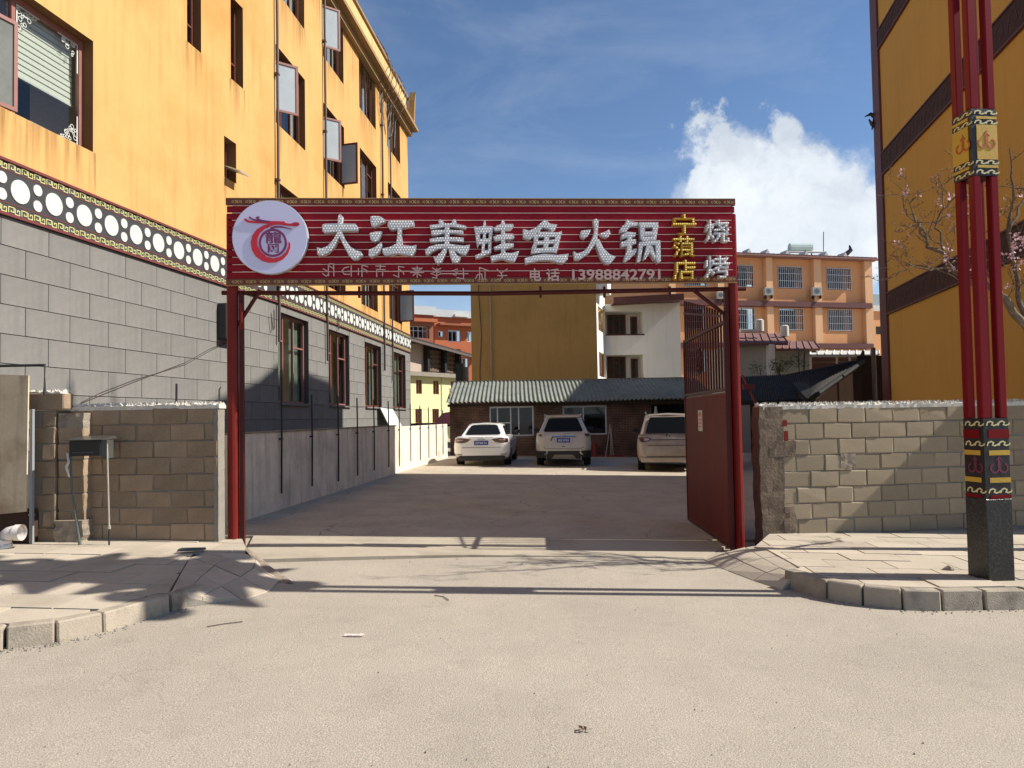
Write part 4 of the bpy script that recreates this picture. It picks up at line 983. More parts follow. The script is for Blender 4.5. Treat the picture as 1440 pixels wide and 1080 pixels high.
def text_px(body, F, x0, y0, x1, y1, d, ext, *a, **k):
    u0, zt = F.hit(x0, y0, d + ext); u1, zbm = F.hit(x1, y1, d + ext); zt2 = F.hit(x1, y0, d + ext)[1]; zb2 = F.hit(x0, y1, d + ext)[1]
    return text(body, F, u0, u1, (zbm + zb2) / 2, (zt + zt2) / 2, d, ext, *a, **k)
def sx1(pts): return LZ(pts)
u_a, z_t = LZ([(440, 465)])[0]; u_b, z_b = LZ([(635, 600)])[0]; text('龍', FS, u_a, u_b, z_b, z_t, .1, .006, M_logop, 'seal_character', ld, off=.015)
u_a, z_t = LZ([(470, 608)])[0]; u_b, z_b = LZ([(600, 712)])[0]; text('网', FS, u_a, u_b, z_b, z_t, .1, .006, M_logop, 'seal_character', ld, off=.015)

# large hand-lettered characters, each a set of swept strokes, with rows of small lamps
def char(polys, sc, ox, oy, holes=()):
    parts = []; tops = []
    D = .075; allp = [[(ox + x / sc, oy + y / sc) for x, y in P_] for P_ in polys]
    m = MB()
    for k, P_ in enumerate(allp):
        q = [FS.hit(x, y, .03 + D) for x, y in P_]; d1 = .03 + D + .0012 * k; m.prism([FS.P(u, z, .008) for u, z in q], FS.n * (d1 - .008)); tops.append((q, d1))
    o = obj('silver_character', m, M_letter, sg)
    m = MB(); sp = .033
    us = [u for q, _ in tops for u, z in q]; zs = [z for q, _ in tops for u, z in q]; dmax = max(d for _, d in tops)
    def inside(q, u, z):
        c = False; j = len(q) - 1
        for i in range(len(q)):
            if (q[i][1] > z) != (q[j][1] > z) and u < (q[j][0] - q[i][0]) * (z - q[i][1]) / (q[j][1] - q[i][1]) + q[i][0]: c = not c
            j = i
        return c
    z = min(zs); r = 0
    while z < max(zs):
        u = min(us) + (r % 2) * sp / 2
        while u < max(us):
            hit = [d for q, d in tops if inside(q, u, z) and inside(q, u + .008, z + .008) and inside(q, u - .008, z - .008)]
            if hit:
                d = max(hit); s = .0115; c = [FS.P(u - s, z, d - .001), FS.P(u, z - s, d - .001), FS.P(u + s, z, d - .001), FS.P(u, z + s, d - .001), FS.P(u, z, d + .009)]
                m.add(c, [(0, 1, 4), (1, 2, 4), (2, 3, 4), (3, 0, 4)])
            u += sp
        z += sp * .87; r += 1
    obj('led_bulbs', m, M_led, o, kind='stuff')
Z2 = (7.579, 430, 280); Z3 = (8.47, 590, 280); Z4 = (6.545, 720, 280)
char([[(175, 275), (200, 262), (340, 258), (530, 262), (557, 300), (550, 335), (400, 340), (200, 358), (176, 340)],
      [(340, 215), (350, 170), (368, 158), (390, 180), (380, 262), (382, 350), (350, 410), (310, 500), (240, 570), (170, 600), (125, 592), (118, 513), (165, 525), (230, 500), (300, 420), (342, 340)],
      [(345, 345), (385, 345), (420, 430), (480, 510), (540, 545), (590, 560), (612, 600), (575, 615), (550, 640), (500, 642), (460, 605), (415, 520), (365, 415)]], *Z2)
char([[(690, 185), (730, 178), (800, 185), (852, 225), (830, 245), (780, 265), (735, 294), (700, 282), (688, 230)],
      [(680, 365), (740, 345), (812, 343), (800, 390), (770, 440), (730, 456), (690, 430)],
      [(672, 540), (740, 510), (805, 458), (815, 490), (790, 560), (730, 605), (690, 620), (668, 600)],
      [(878, 240), (930, 230), (1150, 232), (1157, 270), (1140, 290), (1040, 305), (920, 327), (890, 315), (870, 280)],
      [(980, 300), (1026, 300), (1020, 400), (1032, 500), (958, 500), (975, 400)],
      [(818, 525), (900, 510), (960, 480), (1040, 490), (1130, 500), (1178, 488), (1170, 550), (1132, 606), (1070, 592), (980, 577), (900, 595), (840, 602), (818, 570)]], *Z2)
char([[(225, 262), (243, 238), (278, 255), (305, 305), (240, 315)], [(375, 295), (402, 238), (432, 243), (445, 305), (380, 310)],
      [(120, 310), (200, 300), (300, 290), (430, 290), (557, 320), (550, 345), (500, 347), (400, 330), (300, 328), (180, 352), (130, 357)],
      [(135, 380), (200, 367), (350, 365), (522, 375), (517, 415), (430, 407), (300, 407), (200, 432), (143, 430)],
      [(118, 475), (180, 462), (300, 450), (430, 455), (527, 460), (527, 510), (430, 502), (300, 502), (180, 515), (125, 513)],
      [(300, 330), (357, 330), (352, 560), (300, 560)],
      [(65, 605), (130, 560), (220, 540), (330, 530), (430, 545), (530, 555), (600, 543), (590, 600), (547, 667), (480, 652), (400, 602), (310, 582), (230, 592), (160, 622), (100, 667), (73, 655)],
      [(285, 590), (332, 590), (312, 650), (270, 742), (215, 777), (185, 742), (163, 680), (200, 687), (248, 640)],
      [(348, 600), (402, 600), (450, 672), (492, 692), (480, 732), (430, 762), (390, 747), (363, 680)]], *Z3)
char([[(648, 322), (697, 330), (720, 420), (722, 510), (690, 582), (677, 500), (663, 400)], [(690, 330), (755, 320), (768, 252), (787, 252), (792, 320), (872, 325), (870, 398), (715, 412)],
      [(758, 400), (790, 400), (787, 500), (752, 505)], [(826, 395), (870, 388), (857, 500), (852, 642), (814, 642), (820, 500)], [(715, 475), (840, 468), (836, 520), (700, 538)],
      [(748, 505), (782, 505), (770, 640), (733, 650)], [(663, 670), (720, 650), (780, 612), (850, 600), (850, 640), (790, 662), (720, 697), (668, 705)],
      [(970, 290), (985, 248), (1005, 248), (1017, 290), (1022, 665), (970, 665)], [(883, 345), (960, 300), (1110, 298), (1122, 320), (1090, 357), (1000, 365), (920, 382), (893, 375)],
      [(878, 450), (930, 430), (1030, 410), (1110, 415), (1132, 455), (1110, 472), (1000, 482), (920, 502), (888, 490)], [(883, 575), (950, 545), (1040, 525), (1122, 530), (1122, 565), (1050, 592), (960, 597), (898, 607)],
      [(843, 680), (920, 665), (1010, 640), (1100, 645), (1184, 618), (1167, 680), (1132, 747), (1070, 737), (990, 712), (920, 722), (860, 747)]], *Z3)
char([[(103, 273), (160, 290), (220, 260), (300, 188), (325, 198), (347, 225), (417, 233), (402, 272), (370, 292), (330, 270), (280, 263), (250, 300), (190, 352), (160, 372), (103, 355)],
      [(200, 340), (252, 308), (242, 370), (227, 440), (217, 502), (173, 497), (185, 440), (203, 400)], [(240, 303), (330, 300), (420, 308), (457, 293), (462, 325), (430, 347), (330, 347), (240, 350)],
      [(400, 330), (452, 320), (432, 420), (412, 492), (368, 487), (385, 420)], [(298, 345), (345, 345), (330, 470), (285, 472)], [(225, 387), (420, 370), (416, 405), (220, 422)],
      [(203, 455), (400, 440), (392, 487), (198, 497)], [(118, 545), (200, 520), (300, 505), (420, 515), (522, 503), (507, 560), (470, 592), (430, 587), (350, 562), (250, 562), (180, 582), (123, 597)]], *Z4)
char([[(638, 290), (727, 278), (712, 320), (670, 362), (638, 350), (630, 320)], [(808, 318), (860, 298), (895, 278), (907, 310), (880, 352), (838, 347)],
      [(750, 188), (780, 180), (799, 200), (792, 280), (787, 372), (738, 372), (760, 290)], [(738, 360), (787, 362), (762, 422), (702, 502), (622, 557), (575, 558), (568, 478), (600, 500), (660, 480), (710, 428)],
      [(763, 378), (802, 368), (842, 450), (902, 510), (957, 528), (932, 562), (900, 597), (858, 592), (818, 542), (778, 440)]], *Z4)
char([[(998, 270), (1050, 220), (1060, 183), (1082, 203), (1162, 213), (1152, 247), (1092, 252), (1042, 302), (998, 307)], [(1008, 330), (1060, 300), (1142, 308), (1132, 347), (1062, 352), (1013, 367)],
      [(1003, 400), (1060, 375), (1142, 368), (1142, 412), (1062, 427), (1008, 442)], [(1065, 308), (1107, 308), (1102, 502), (1058, 512)], [(1033, 577), (1033, 545), (1058, 480), (1100, 470), (1147, 453), (1142, 492), (1092, 542), (1043, 580)],
      [(1173, 213), (1347, 213), (1342, 260), (1225, 263), (1217, 372), (1183, 372)], [(1298, 250), (1347, 240), (1327, 372), (1283, 377)], [(1215, 300), (1310, 298), (1307, 337), (1215, 342)], [(1193, 350), (1312, 345), (1307, 382), (1198, 387)],
      [(1168, 400), (1212, 395), (1197, 480), (1182, 572), (1148, 587), (1160, 500)], [(1178, 395), (1362, 380), (1362, 420), (1183, 432)], [(1318, 400), (1364, 398), (1367, 572), (1345, 592), (1323, 560)],
      [(1240, 418), (1272, 418), (1262, 500), (1220, 562), (1208, 545)], [(1263, 420), (1292, 440), (1322, 530), (1312, 562), (1273, 500)]], *Z4)

def lamps_on(o, sp, m_, d, F=FS, s=.0095):        # rows of tiny lamps over the faces of a letter mesh
    me = o.data; tri = []
    for p in me.polygons:
        if abs(p.normal.dot(F.n)) > .95 and (me.vertices[p.vertices[0]].co - F.o).dot(F.n) > d - .03:
            tri.append([((me.vertices[i].co - F.o).dot(F.u), me.vertices[i].co.z) for i in p.vertices])
    def ins(q, u, z):
        c = False; j = len(q) - 1
        for i in range(len(q)):
            if (q[i][1] > z) != (q[j][1] > z) and u < (q[j][0] - q[i][0]) * (z - q[i][1]) / (q[j][1] - q[i][1]) + q[i][0]: c = not c
            j = i
        return c
    cells = set(); 
    for q in tri:
        us = [a for a, b in q]; zs = [b for a, b in q]
        for i in range(int(min(us) / sp), int(max(us) / sp) + 2):
            for j in range(int(min(zs) / sp), int(max(zs) / sp) + 2):
                if (i, j) not in cells and ins(q, i * sp, j * sp): cells.add((i, j))
    m = MB()
    for i, j in cells:
        u, z = i * sp, j * sp; c = [F.P(u - s, z - s, d - .001), F.P(u + s, z - s, d - .001), F.P(u + s, z + s, d - .001), F.P(u - s, z + s, d - .001), F.P(u, z, d + .007)]
        m.add(c, [(0, 1, 4), (1, 2, 4), (2, 3, 4), (3, 0, 4)])
    if cells: obj('led_bulbs', m, m_, o, kind='stuff')
for ch, y0, y1 in (('宁', 301.5, 331), ('蒗', 333, 362), ('店', 365.5, 394)):
    o = text_px(ch, FS, 945.5, y0, 978.5, y1, .02, .05, M_lettery, 'yellow_character', sg, bevel=.02); lamps_on(o, .027, M_ledy, .07 + .022)
for ch, y0, y1 in (('烧', 309, 341.5), ('烤', 359.5, 391.5)):
    o = text_px(ch, FS, 990, y0, 1026, y1, .02, .06, M_letter, 'silver_character', sg, bevel=.024); lamps_on(o, .028, M_led, .08 + .026)
text_px('电', FS, 745, 377.5, 761, 395, .004, .018, M_print, 'small_character', sg, off=.018)
text_px('话', FS, 768, 377.5, 787, 395, .004, .018, M_print, 'small_character', sg, off=.018)
text_px('13988842791', FS, 804.5, 378.5, 929, 393.5, .004, .018, M_print, 'phone_number', sg, off=.02)
G2 = [[(175, 790), (215, 820), (240, 800)], [(240, 690), (240, 820)], [(243, 687), (296, 690), (298, 820)], [(250, 710), (295, 740)], [(180, 740), (230, 765)],
      [(460, 720), (410, 730), (385, 765), (410, 800), (470, 800)], [(483, 705), (483, 825)], [(440, 768), (640, 768)], [(560, 735), (560, 810)], [(598, 690), (598, 830)], [(600, 700), (665, 720)], [(610, 740), (650, 760), (650, 785)],
      [(792, 690), (792, 745)], [(740, 712), (850, 715)], [(750, 747), (850, 752)], [(755, 752), (755, 830)], [(818, 760), (818, 820)],
      [(987, 710), (990, 830), (930, 805)], [(990, 715), (1050, 725)], [(992, 745), (1040, 780), (1045, 805)],
      [(1187, 710), (1187, 835)], [(1130, 735), (1245, 735)], [(1110, 780), (1260, 780)], [(1140, 815), (1180, 782), (1230, 820)], [(1140, 737), (1187, 765), (1240, 737)]]
G3 = [[(205, 820), (205, 940), (150, 932)], [(150, 815), (205, 850), (255, 820)], [(135, 885), (200, 862), (270, 885), (200, 908), (135, 885)],
      [(455, 830), (395, 850), (455, 880), (395, 892), (440, 910)], [(270, 887), (580, 887)], [(520, 820), (525, 950), (440, 935)],
      [(715, 818), (715, 960)], [(665, 950), (690, 900), (740, 890), (750, 960)], [(710, 812), (825, 850)], [(780, 845), (780, 960)],
      [(920, 830), (970, 880), (1050, 828)], [(975, 882), (985, 930), (950, 960), (925, 950)], [(925, 910), (1045, 908)]]
for grp, (sc, ox, oy) in ((G2, Z2), (G3, Z3)):
    cuts = (0, 5, 12, 17, 20, 25) if grp is G2 else (0, 3, 6, 10, 13)
    for ca, cb in zip(cuts, cuts[1:]):
        m = MB()
        for k, pl_ in enumerate(grp[ca:cb]): m.ribbon(FS, [FS.hit(ox + x / sc, oy + y / sc, .02) for x, y in pl_], .0115, .003, .010 + .0007 * k)
        obj('script_letter', m, M_print, sg)

# the open leaf, swung back into the yard
a = on_ground(1028, 771, .05); b = on_ground(968, 731, .05)
FG = Frame((b.x, b.y), (a.x, a.y)); GL = FG.len
gl = thing('gate_leaf', FG.P(GL, G(a.x)), 'open dark red sheet metal gate leaf with barred arched top swung into the yard', 'gate leaf')
zp = FG.hit(1019, 548)[1]; zrail = FG.hit(1019, 455)[1]; zg = G(2.8) + .05; print('leaf', GL, zp, zrail)
Lp = GL / 3
for k in range(3):
    m = MB(); u0_ = k * Lp + (.025 if k == 0 else .004); u1_ = (k + 1) * Lp - (.025 if k == 2 else .004)
    m.fbox(FG, u0_, u1_, zg + .04, zp - .03, -.012, .0)
    n = 16; 
    for i in range(n): ua = u0_ + (u1_ - u0_) * (i + .15) / n; ub = u0_ + (u1_ - u0_) * (i + .6) / n; m.fbox(FG, ua, ub, zg + .06, zp - .05, .0, .005)
    obj('sheet_panel', m, M_leaf, gl)
m = MB(); m.fbox(FG, 0, .03, zg, zrail + .05, -.03, .015); m.fbox(FG, GL - .03, GL, zg, zrail + .05, -.03, .015)
for z in (zg, zp - .02, zrail): m.fbox(FG, .03, GL - .03, z, z + .04, -.028, .013)
obj('leaf_frame', m, M_reddark, gl)
nb_ = 17
for i in range(nb_):
    u = .09 + (GL - .18) * i / (nb_ - 1); top = zrail + .13 + .52 * (1 - i / (nb_ - 1)) ** .9 * (1 if i < nb_ - 1 else 0)
    m = MB(); m.fbox(FG, u - .013, u + .013, zp + .02, top, -.02, .003); obj('bar', m, M_reddark, gl)
m = MB(); pp = [(.09 + (GL - .18) * i / 8, zrail + .10 + .36 * (1 - i / 8)) for i in range(9)]; m.ribbon(FG, pp, .03, .004, .012); obj('arched_rail', m, M_reddark, gl)
m = MB(); ec = (GL * .42, (zp + zrail) / 2 + .05)
for r_, w_ in ((.15, .02), (.085, .016)):
    pp = [(ec[0] + r_ * cos(t * pi / 9), ec[1] + r_ * 1.3 * sin(t * pi / 9)) for t in range(19)]; pp[-1] = pp[0]; m.ribbon(FG, pp, w_, .004 + r_ * .05, .012)
m.ribbon(FG, [(ec[0] - .08, ec[1] - .1), (ec[0], ec[1] + .1), (ec[0] + .08, ec[1] - .1)], .016, .004, .02)
obj('emblem', m, M_reddark, gl)
nu, nz0 = FG.hit(983, 606)[0], FG.hit(983, 606)[1]; nz1 = FG.hit(983, 577)[1]
m = MB(); m.fbox(FG, nu, nu + .26, nz0, nz1, .006, .009); nt = obj('notice_sheet', m, mat('notice_paper', (.62, .55, .50), .8, .1), gl)
text('此处', FG, nu + .05, nu + .21, nz1 - .09, nz1 - .03, .009, .002, M_logor, 'notice_text', nt)
for k in range(3): m = MB(); m.fbox(FG, nu + .04, nu + .22 - .03 * k, nz1 - .14 - .05 * k, nz1 - .12 - .05 * k, .009, .011); obj('notice_line', m, M_logor, nt)

# ------------------------------------------------------------------ ornamental lamp pole
fc = og(1391, 817, RL); ang = radians(7); vx = Vector((cos(ang), sin(ang), 0)); vy = Vector((-sin(ang), cos(ang), 0)); Sq = .262
c0_ = fc + vy * (Sq / 2) + vx * (Sq / 2); c0_.z = G(c0_.x) + RL
pole = thing('lamp_pole', c0_, 'tall red four-tube street pole with black granite foot and painted panels', 'street lamp', rz=0)
def pbox(m, s, z0, z1, mi=0, bx=0, by=0, sy=None):
    sy = sy or s; q = [c0_ + vx * (bx + a * s / 2) + vy * (by + b * sy / 2) for a, b in ((-1, -1), (1, -1), (1, 1), (-1, 1))]
    m.hexa([Vector((p.x, p.y, z0)) for p in q] + [Vector((p.x, p.y, z1)) for p in q], mi)
base = c0_.z; zG = 1.615 + (575 - 702) / 155; zA = 1.615 + (575 - 588) / 155; zB = 1.615 + (575 - 240) / 155; zC = 1.615 + (575 - 143) / 155; ztop = 8.2
m = MB(); pbox(m, Sq, base - .1, zG); obj('granite_foot', m, M_granite, pole, bevel=.006)
m = MB(); pbox(m, Sq - .012, zG, zA); lowp = obj('painted_panel', m, M_poleblk, pole)
m = MB(); pbox(m, Sq - .012, zB, zC); upp = obj('painted_panel', m, M_poleblk, pole)
hs = Sq / 2
for (sx_, sy_) in ((-1, -1), (1, -1), (-1, 1), (1, 1)):
    for (za, zz) in ((zA, zB), (zC, ztop)):
        m = MB(); pbox(m, .076, za, zz, 0, sx_ * (hs - .043), sy_ * (hs - .043)); obj('tube', m, M_polered, pole, bevel=.008)
for z in (2.6, 5.6, 6.9): m = MB(); pbox(m, Sq - .06, z, z + .03); 
# faces: -vx side (left) and -vy side (front), + the two hidden ones
def pface(k):
    o = c0_ + [(-vx) * hs, (-vy) * hs, vx * hs, vy * hs][k] * 1.0; d = [-vy, vx, vy, -vx][k]; o2 = o - d * hs
    return Frame((o2.x, o2.y), (o2.x + d.x * Sq, o2.y + d.y * Sq))
def scroll(m, F, z, h, d):
    s = Sq / 2.25
    for k in range(2):
        u = .035 + k * s; pts = [(u, z - h), (u + s * .10, z + h * .5), (u + s * .35, z + h), (u + s * .55, z + h * .4), (u + s * .45, z - h * .6), (u + s * .65, z - h), (u + s * .92, z - h * .5), (u + s * .98, z + h * .2)]
        m.ribbon(F, pts, .012, d, .003)
def flame(m, F, z, sc, d):
    c = Sq / 2 + .015
    m.ribbon(F, [(c, z + .11 * sc), (c, z + .03 * sc), (c, z - .04 * sc)], [.004 * sc, .03 * sc, .018 * sc], d, .003)
    m.ribbon(F, [(c - .03 * sc, z + .055 * sc), (c, z + .085 * sc), (c + .03 * sc, z + .055 * sc)], .012 * sc, d, .004)
    for s in (-1, 1):
        pts = [(c + s * .008 * sc, z + .03 * sc)] + [(c + s * (.045 - .04 * cos(t)) * sc, z + (-.015 - .04 * sin(t)) * sc) for t in (0.2, .8, 1.4, 2.0, 2.6, 3.2, 3.9, 4.5)]
        m.ribbon(F, pts, .016 * sc, d, .0035)
for k in range(4):
    F = pface(k); H = zC - zB; a_, b_ = (.05, Sq - .004) if k in (1,) else (.008, Sq - .05) if k == 0 else (.02, Sq - .02)
    m = MB(); m.fbox(F, a_, b_, zB + .24 * H, zC - .24 * H, -.01, .0); m.fbox(F, a_, b_, zB + .115 * H, zB + .155 * H, -.01, 0); m.fbox(F, a_, b_, zC - .155 * H, zC - .115 * H, -.01, 0)
    obj('yellow_panel', m, M_poleyel, upp)
    for z in (zB + .055 * H, zB + .2 * H, zC - .2 * H, zC - .055 * H): m = MB(); scroll(m, F, z, .016, -.004); obj('scroll_band', m, M_polecream, upp)
    m = MB(); flame(m, F, (zB + zC) / 2, 1.0, .001); obj('flame_mark', m, M_poleora, upp)
    H = zA - zG
    m = MB(); m.fbox(F, a_, b_, zG + .16 * H + .03, zG + .22 * H + .03, -.01, 0); m.fbox(F, a_, b_, zG + .54 * H, zG + .60 * H, -.01, 0); obj('yellow_stripe', m, M_poleyel, lowp)
    m = MB(); m.fbox(F, a_, b_, zA - .25 * H, zA - .14 * H, -.01, 0); m.fbox(F, a_, b_, zG + .005, zG + .035, -.01, 0); obj('red_stripe', m, M_polered, lowp)
    for z in (zG + .1 * H, zG + .685 * H, zA - .065 * H): m = MB(); scroll(m, F, z, .02, -.004); obj('scroll_band', m, M_polecream, lowp)
    m = MB(); flame(m, F, zG + .40 * H, 1.0, -.005); obj('flame_mark', m, M_polepurp, lowp)
# crown with lantern tiers
m = MB(); pbox(m, .5, ztop - .02, ztop + .25); obj('crown_block', m, M_poleblk, pole)
for t in range(3):
    z = 6.5 + t * 1.05; R = 1.15 - .22 * t; m = MB()
    P_ = []
    for k in range(16): a = 2 * pi * k / 16; rr_ = R * (1.0 if k % 2 == 0 else .55); P_.append(c0_ * 1 + vx * rr_ * cos(a) + vy * rr_ * sin(a))
    m.prism([Vector((p.x, p.y, z + .1 * (i % 2))) for i, p in enumerate(P_)], (0, 0, .12)); obj('cloud_crown', m, M_polered, pole)
for s in (-1, 1):
    for w in (vx, vy):
        m = MB(); e = c0_ + w * s * .95; m.tube([(c0_.x, c0_.y, 7.3), (e.x, e.y, 7.0)], .03, 6); obj('lamp_arm', m, M_polered, pole)
        m = MB(); m.tube([(e.x, e.y, 7.05), (e.x, e.y, 6.9), (e.x, e.y, 6.45), (e.x, e.y, 6.35)], [.05, .2, .2, .06], 10); obj('lantern', m, M_white, pole)

# ------------------------------------------------------------------ brick shed at the end of the yard
def brick_mat():
    m = bpy.data.materials.new('old_brick'); m.use_nodes = True; t = m.node_tree; b = t.nodes['Principled BSDF']
    tc = t.nodes.new('ShaderNodeTexCoord'); mp = t.nodes.new('ShaderNodeMapping'); mp.inputs['Rotation'].default_value = (radians(90), 0, 0)
    br = t.nodes.new('ShaderNodeTexBrick'); br.inputs['Scale'].default_value = 1; br.inputs['Brick Width'].default_value = .24; br.inputs['Row Height'].default_value = .07; br.inputs['Mortar Size'].default_value = .008
    br.inputs['Color1'].default_value = (.15, .068, .042, 1); br.inputs['Color2'].default_value = (.095, .045, .03, 1); br.inputs['Mortar'].default_value = (.20, .16, .12, 1)
    n = t.nodes.new('ShaderNodeTexNoise'); n.inputs['Scale'].default_value = 1.5; n.inputs['Detail'].default_value = 8
    mx = t.nodes.new('ShaderNodeMix'); mx.data_type = 'RGBA'; mx.blend_type = 'MULTIPLY'; mx.inputs[0].default_value = .9
    r = t.nodes.new('ShaderNodeMapRange'); r.inputs['From Min'].default_value = .3; r.inputs['From Max'].default_value = .7; r.inputs['To Min'].default_value = .45; r.inputs['To Max'].default_value = 1.5
    t.links.new(tc.outputs['Object'], mp.inputs['Vector']); t.links.new(mp.outputs[0], br.inputs['Vector']); t.links.new(tc.outputs['Object'], n.inputs['Vector'])
    t.links.new(n.outputs['Fac'], r.inputs['Value']); t.links.new(br.outputs['Color'], mx.inputs[6]); t.links.new(r.outputs[0], mx.inputs[7]); t.links.new(mx.outputs[2], b.inputs['Base Color'])
    bp = t.nodes.new('ShaderNodeBump'); bp.inputs['Strength'].default_value = .5; bp.inputs['Distance'].default_value = .02; t.links.new(br.outputs['Fac'], bp.inputs['Height']); bp.invert = True
    t.links.new(bp.outputs[0], b.inputs['Normal']); b.inputs['Roughness'].default_value = .9; return m
M_brick = brick_mat()
M_croof = mat('corrugated_sheet', (.19, .21, .175), .6, .2, 2.5, .1, 40, streak=.3, col2=(.12, .13, .11), c2scale=2)
sx0 = (632 - 720) / 1040 * 31.2
FSH = Frame((sx0, 31.2), (8.2, 31.2))
sh = thing('brick_shed', FSH.P(0, 0), 'long low brick shed with grey corrugated roof across the end of the yard', 'shed')
def hole(F, x0, y0, x1, y1):
    a, zt = F.hit(x0, y0); b, zb_ = F.hit(x1, y1); return [a, b, zb_, zt]
hs1, hs2 = hole(FSH, 688, 572, 751, 613), hole(FSH, 791, 571, 854, 611)
hs3 = hole(FSH, 916, 569, 966, 640); hs3[2] = G(5) - .02
m = MB(); wall_grid(m, FSH, 0, FSH.len, -.6, 2.3, [hs1, hs2, hs3], .2)
FSL = Frame((sx0, 34.2), (sx0, 31.2)); wall_grid(m, FSL, 0, 3, -.6, 2.9, []); obj('brick_wall', m, M_brick, sh)
window(FSH, sh, *hs1, dep=.08, mf=M_alu, splits=(.18, .48, .66), trans=((.45, 1, 2),), back=None, w=.06, gm=M_glassd)
window(FSH, sh, *hs2, dep=.08, mf=M_alu, splits=(.47,), trans=(), back=None, w=.06, gm=M_glassd)
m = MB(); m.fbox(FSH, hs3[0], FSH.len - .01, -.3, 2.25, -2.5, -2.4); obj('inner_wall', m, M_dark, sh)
m = MB(); ze = 1.615 + (588.5 - 566.5) / 1040 * 30.6; zr_ = 1.615 + (588.5 - 538) / 1040 * 34.3
pitch_ = .182; n = int(11.3 / pitch_ * 8); P = []; 
for j, (yy, zz) in enumerate(((30.6, ze), (32.4, (ze + zr_) / 2 - .01), (34.3, zr_))):
    for i in range(n + 1):
        u = i * pitch_ / 8; P.append(Vector((sx0 - .1 + u + (.02 if j == 2 else 0), yy + .03 * sin(u * 1.3), zz + .032 * sin(2 * pi * i / 8) + .02 * sin(u * .9))))
w_ = n + 1; f = [(j * w_ + i, j * w_ + i + 1, (j + 1) * w_ + i + 1, (j + 1) * w_ + i) for j in range(2) for i in range(n)]
b_ = len(P); P += [p - Vector((0, 0, .012)) for p in P[:w_]]; f += [(i, b_ + i, b_ + i + 1, i + 1) for i in range(n)]
m.add(P, f); obj('corrugated_roof', m, M_croof, sh, smooth=True)
m = MB(); m.box(sx0 - .08, 8.2, 34.32, 34.5, zr_ - .1, zr_ + .07); m.box(sx0 - .05, 8.2, 34.5, 34.7, -.5, zr_ - .12); obj('ridge_strip', m, M_mortar, sh)
m = MB(); m.box(sx0 - .05, 8.2, 30.75, 30.83, ze - .17, ze - .06)
for k in range(14): x = sx0 + .1 + k * .82; m.box(x - .04, x + .04, 30.83, 31.19, ze - .15, ze - .05)
obj('eave_rafters', m, mat('dark_rafter', (.05, .035, .025), .9), sh)
m = MB()
m.tube([(4.1, 31.05, G(4)), (4.12, 31.05, 1.1)], .02, 5); m.tube([(3.85, 30.9, G(4)), (4.1, 31.1, 1.25)], .015, 5); m.tube([(4.2, 31.0, G(4)), (4.14, 31.1, .9)], .014, 5)
tag(obj('tool_handles', m, M_rubble), 'thin pale tool handles leaning on the shed wall right of the second window', 'tools')
m = MB(); m.tube([(3.42, 31.0, G(3.4)), (3.42, 31.0, .45), (3.42, 31.0, .52)], [.1, .1, .04], 10); m.box(3.0, 4.6, 30.9, 31.1, G(4) - .02, G(4) + .07)
tag(obj('fire_extinguisher', m, mat('dull_red', (.22, .03, .025), .5)), 'small dull red cylinder and kerb rail at the foot of the shed wall', 'extinguisher')
m = MB(); c = at_depth(922.5, 586, 30.0); m.tube([(c.x, c.y, 1.0), (c.x, c.y, c.z + .05), (c.x, c.y, c.z + .3), (c.x, c.y, c.z + .42)], [.09, .09, .05, .05], 8); m.box(c.x - .2, c.x + .2, c.y - .2, c.y + .2, G(6), 1.0)
tag(obj('pale_canister', m, M_curt), 'pale upright canister on a crate in the dark shed opening behind the beige van', 'canister')

# ------------------------------------------------------------------ ochre block and white building behind the shed
M_ochre2 = mat('ochre_block_plaster', (.54, .33, .11), .85, .10, .3, .1, 30, streak=.18, col2=(.44, .28, .09), c2scale=.25)
def PX(px, Y): return ((px - 720) / FOC * Y, Y)
FOK = Frame(PX(664, 38.6), PX(841, 38.2))
ok = thing('ochre_block', FOK.P(0, 0), 'plain windowless ochre block rising behind the corrugated shed roof', 'building')
m = MB(); m.fbox(FOK, 0, FOK.len, -1, 10.6, -9, 0); obj('wall', m, M_ochre2, ok)
m = MB(); m.fbox(FOK, -.1, FOK.len + .1, 10.602, 10.8, -9.1, .1); obj('roof', m, M_mortar, ok)
m = MB(); u = FOK.hit(691, 500)[0]; m.tube([FOK.P(u, .5, .08), FOK.P(u, 10.5, .08)], .05, 8); obj('downpipe', m, mat('buff_pipe', (.42, .33, .2), .6), ok)
m = MB(); u = FOK.hit(676, 500)[0]; m.tube([FOK.P(u + .06 * sin(z * 1.3), z, .04) for z in range(1, 10)], .02, 4); obj('cable', m, M_pipe, ok)
M_wht = mat('white_render', (.82, .82, .76), .85, .06, .6, .08, 30, streak=.14)
WY = 41.0; FW = Frame(PX(853, WY), PX(959, WY + .1)); FW1 = Frame(PX(841.3, 38.25), PX(853, WY))
wb = thing('white_building', FW.P(0, 0), 'white rendered three-storey building with recessed balconies beside the ochre block', 'building')
ho = [hole(FW, 853, 438, 905, 469.5), hole(FW, 853, 499, 906, 531)]; ho[0][0] = ho[1][0] = .02
m = MB(); ztw = FW.hit(900, 427)[1]; wall_grid(m, FW, 0, FW.len, -1, ztw, ho, 1.3)
m.quad(FW.P(FW.len, -1), FW.P(FW.len, -1, -8), FW.P(FW.len, ztw, -8), FW.P(FW.len, ztw))
hw = [[.5, FW1.len - .02, h[2], h[3]] for h in ho]; wall_grid(m, FW1, 0, FW1.len, -1, ztw + 1.3, hw, .12)
for h in ho: m.fbox(FW, 0, h[1], h[2] - .2, h[3] + .1, -1.5, -1.32)
m.fbox(FW, 0, FW.len, ztw - .12, ztw, -7.9, -.01)
obj('wall', m, M_wht, wb)
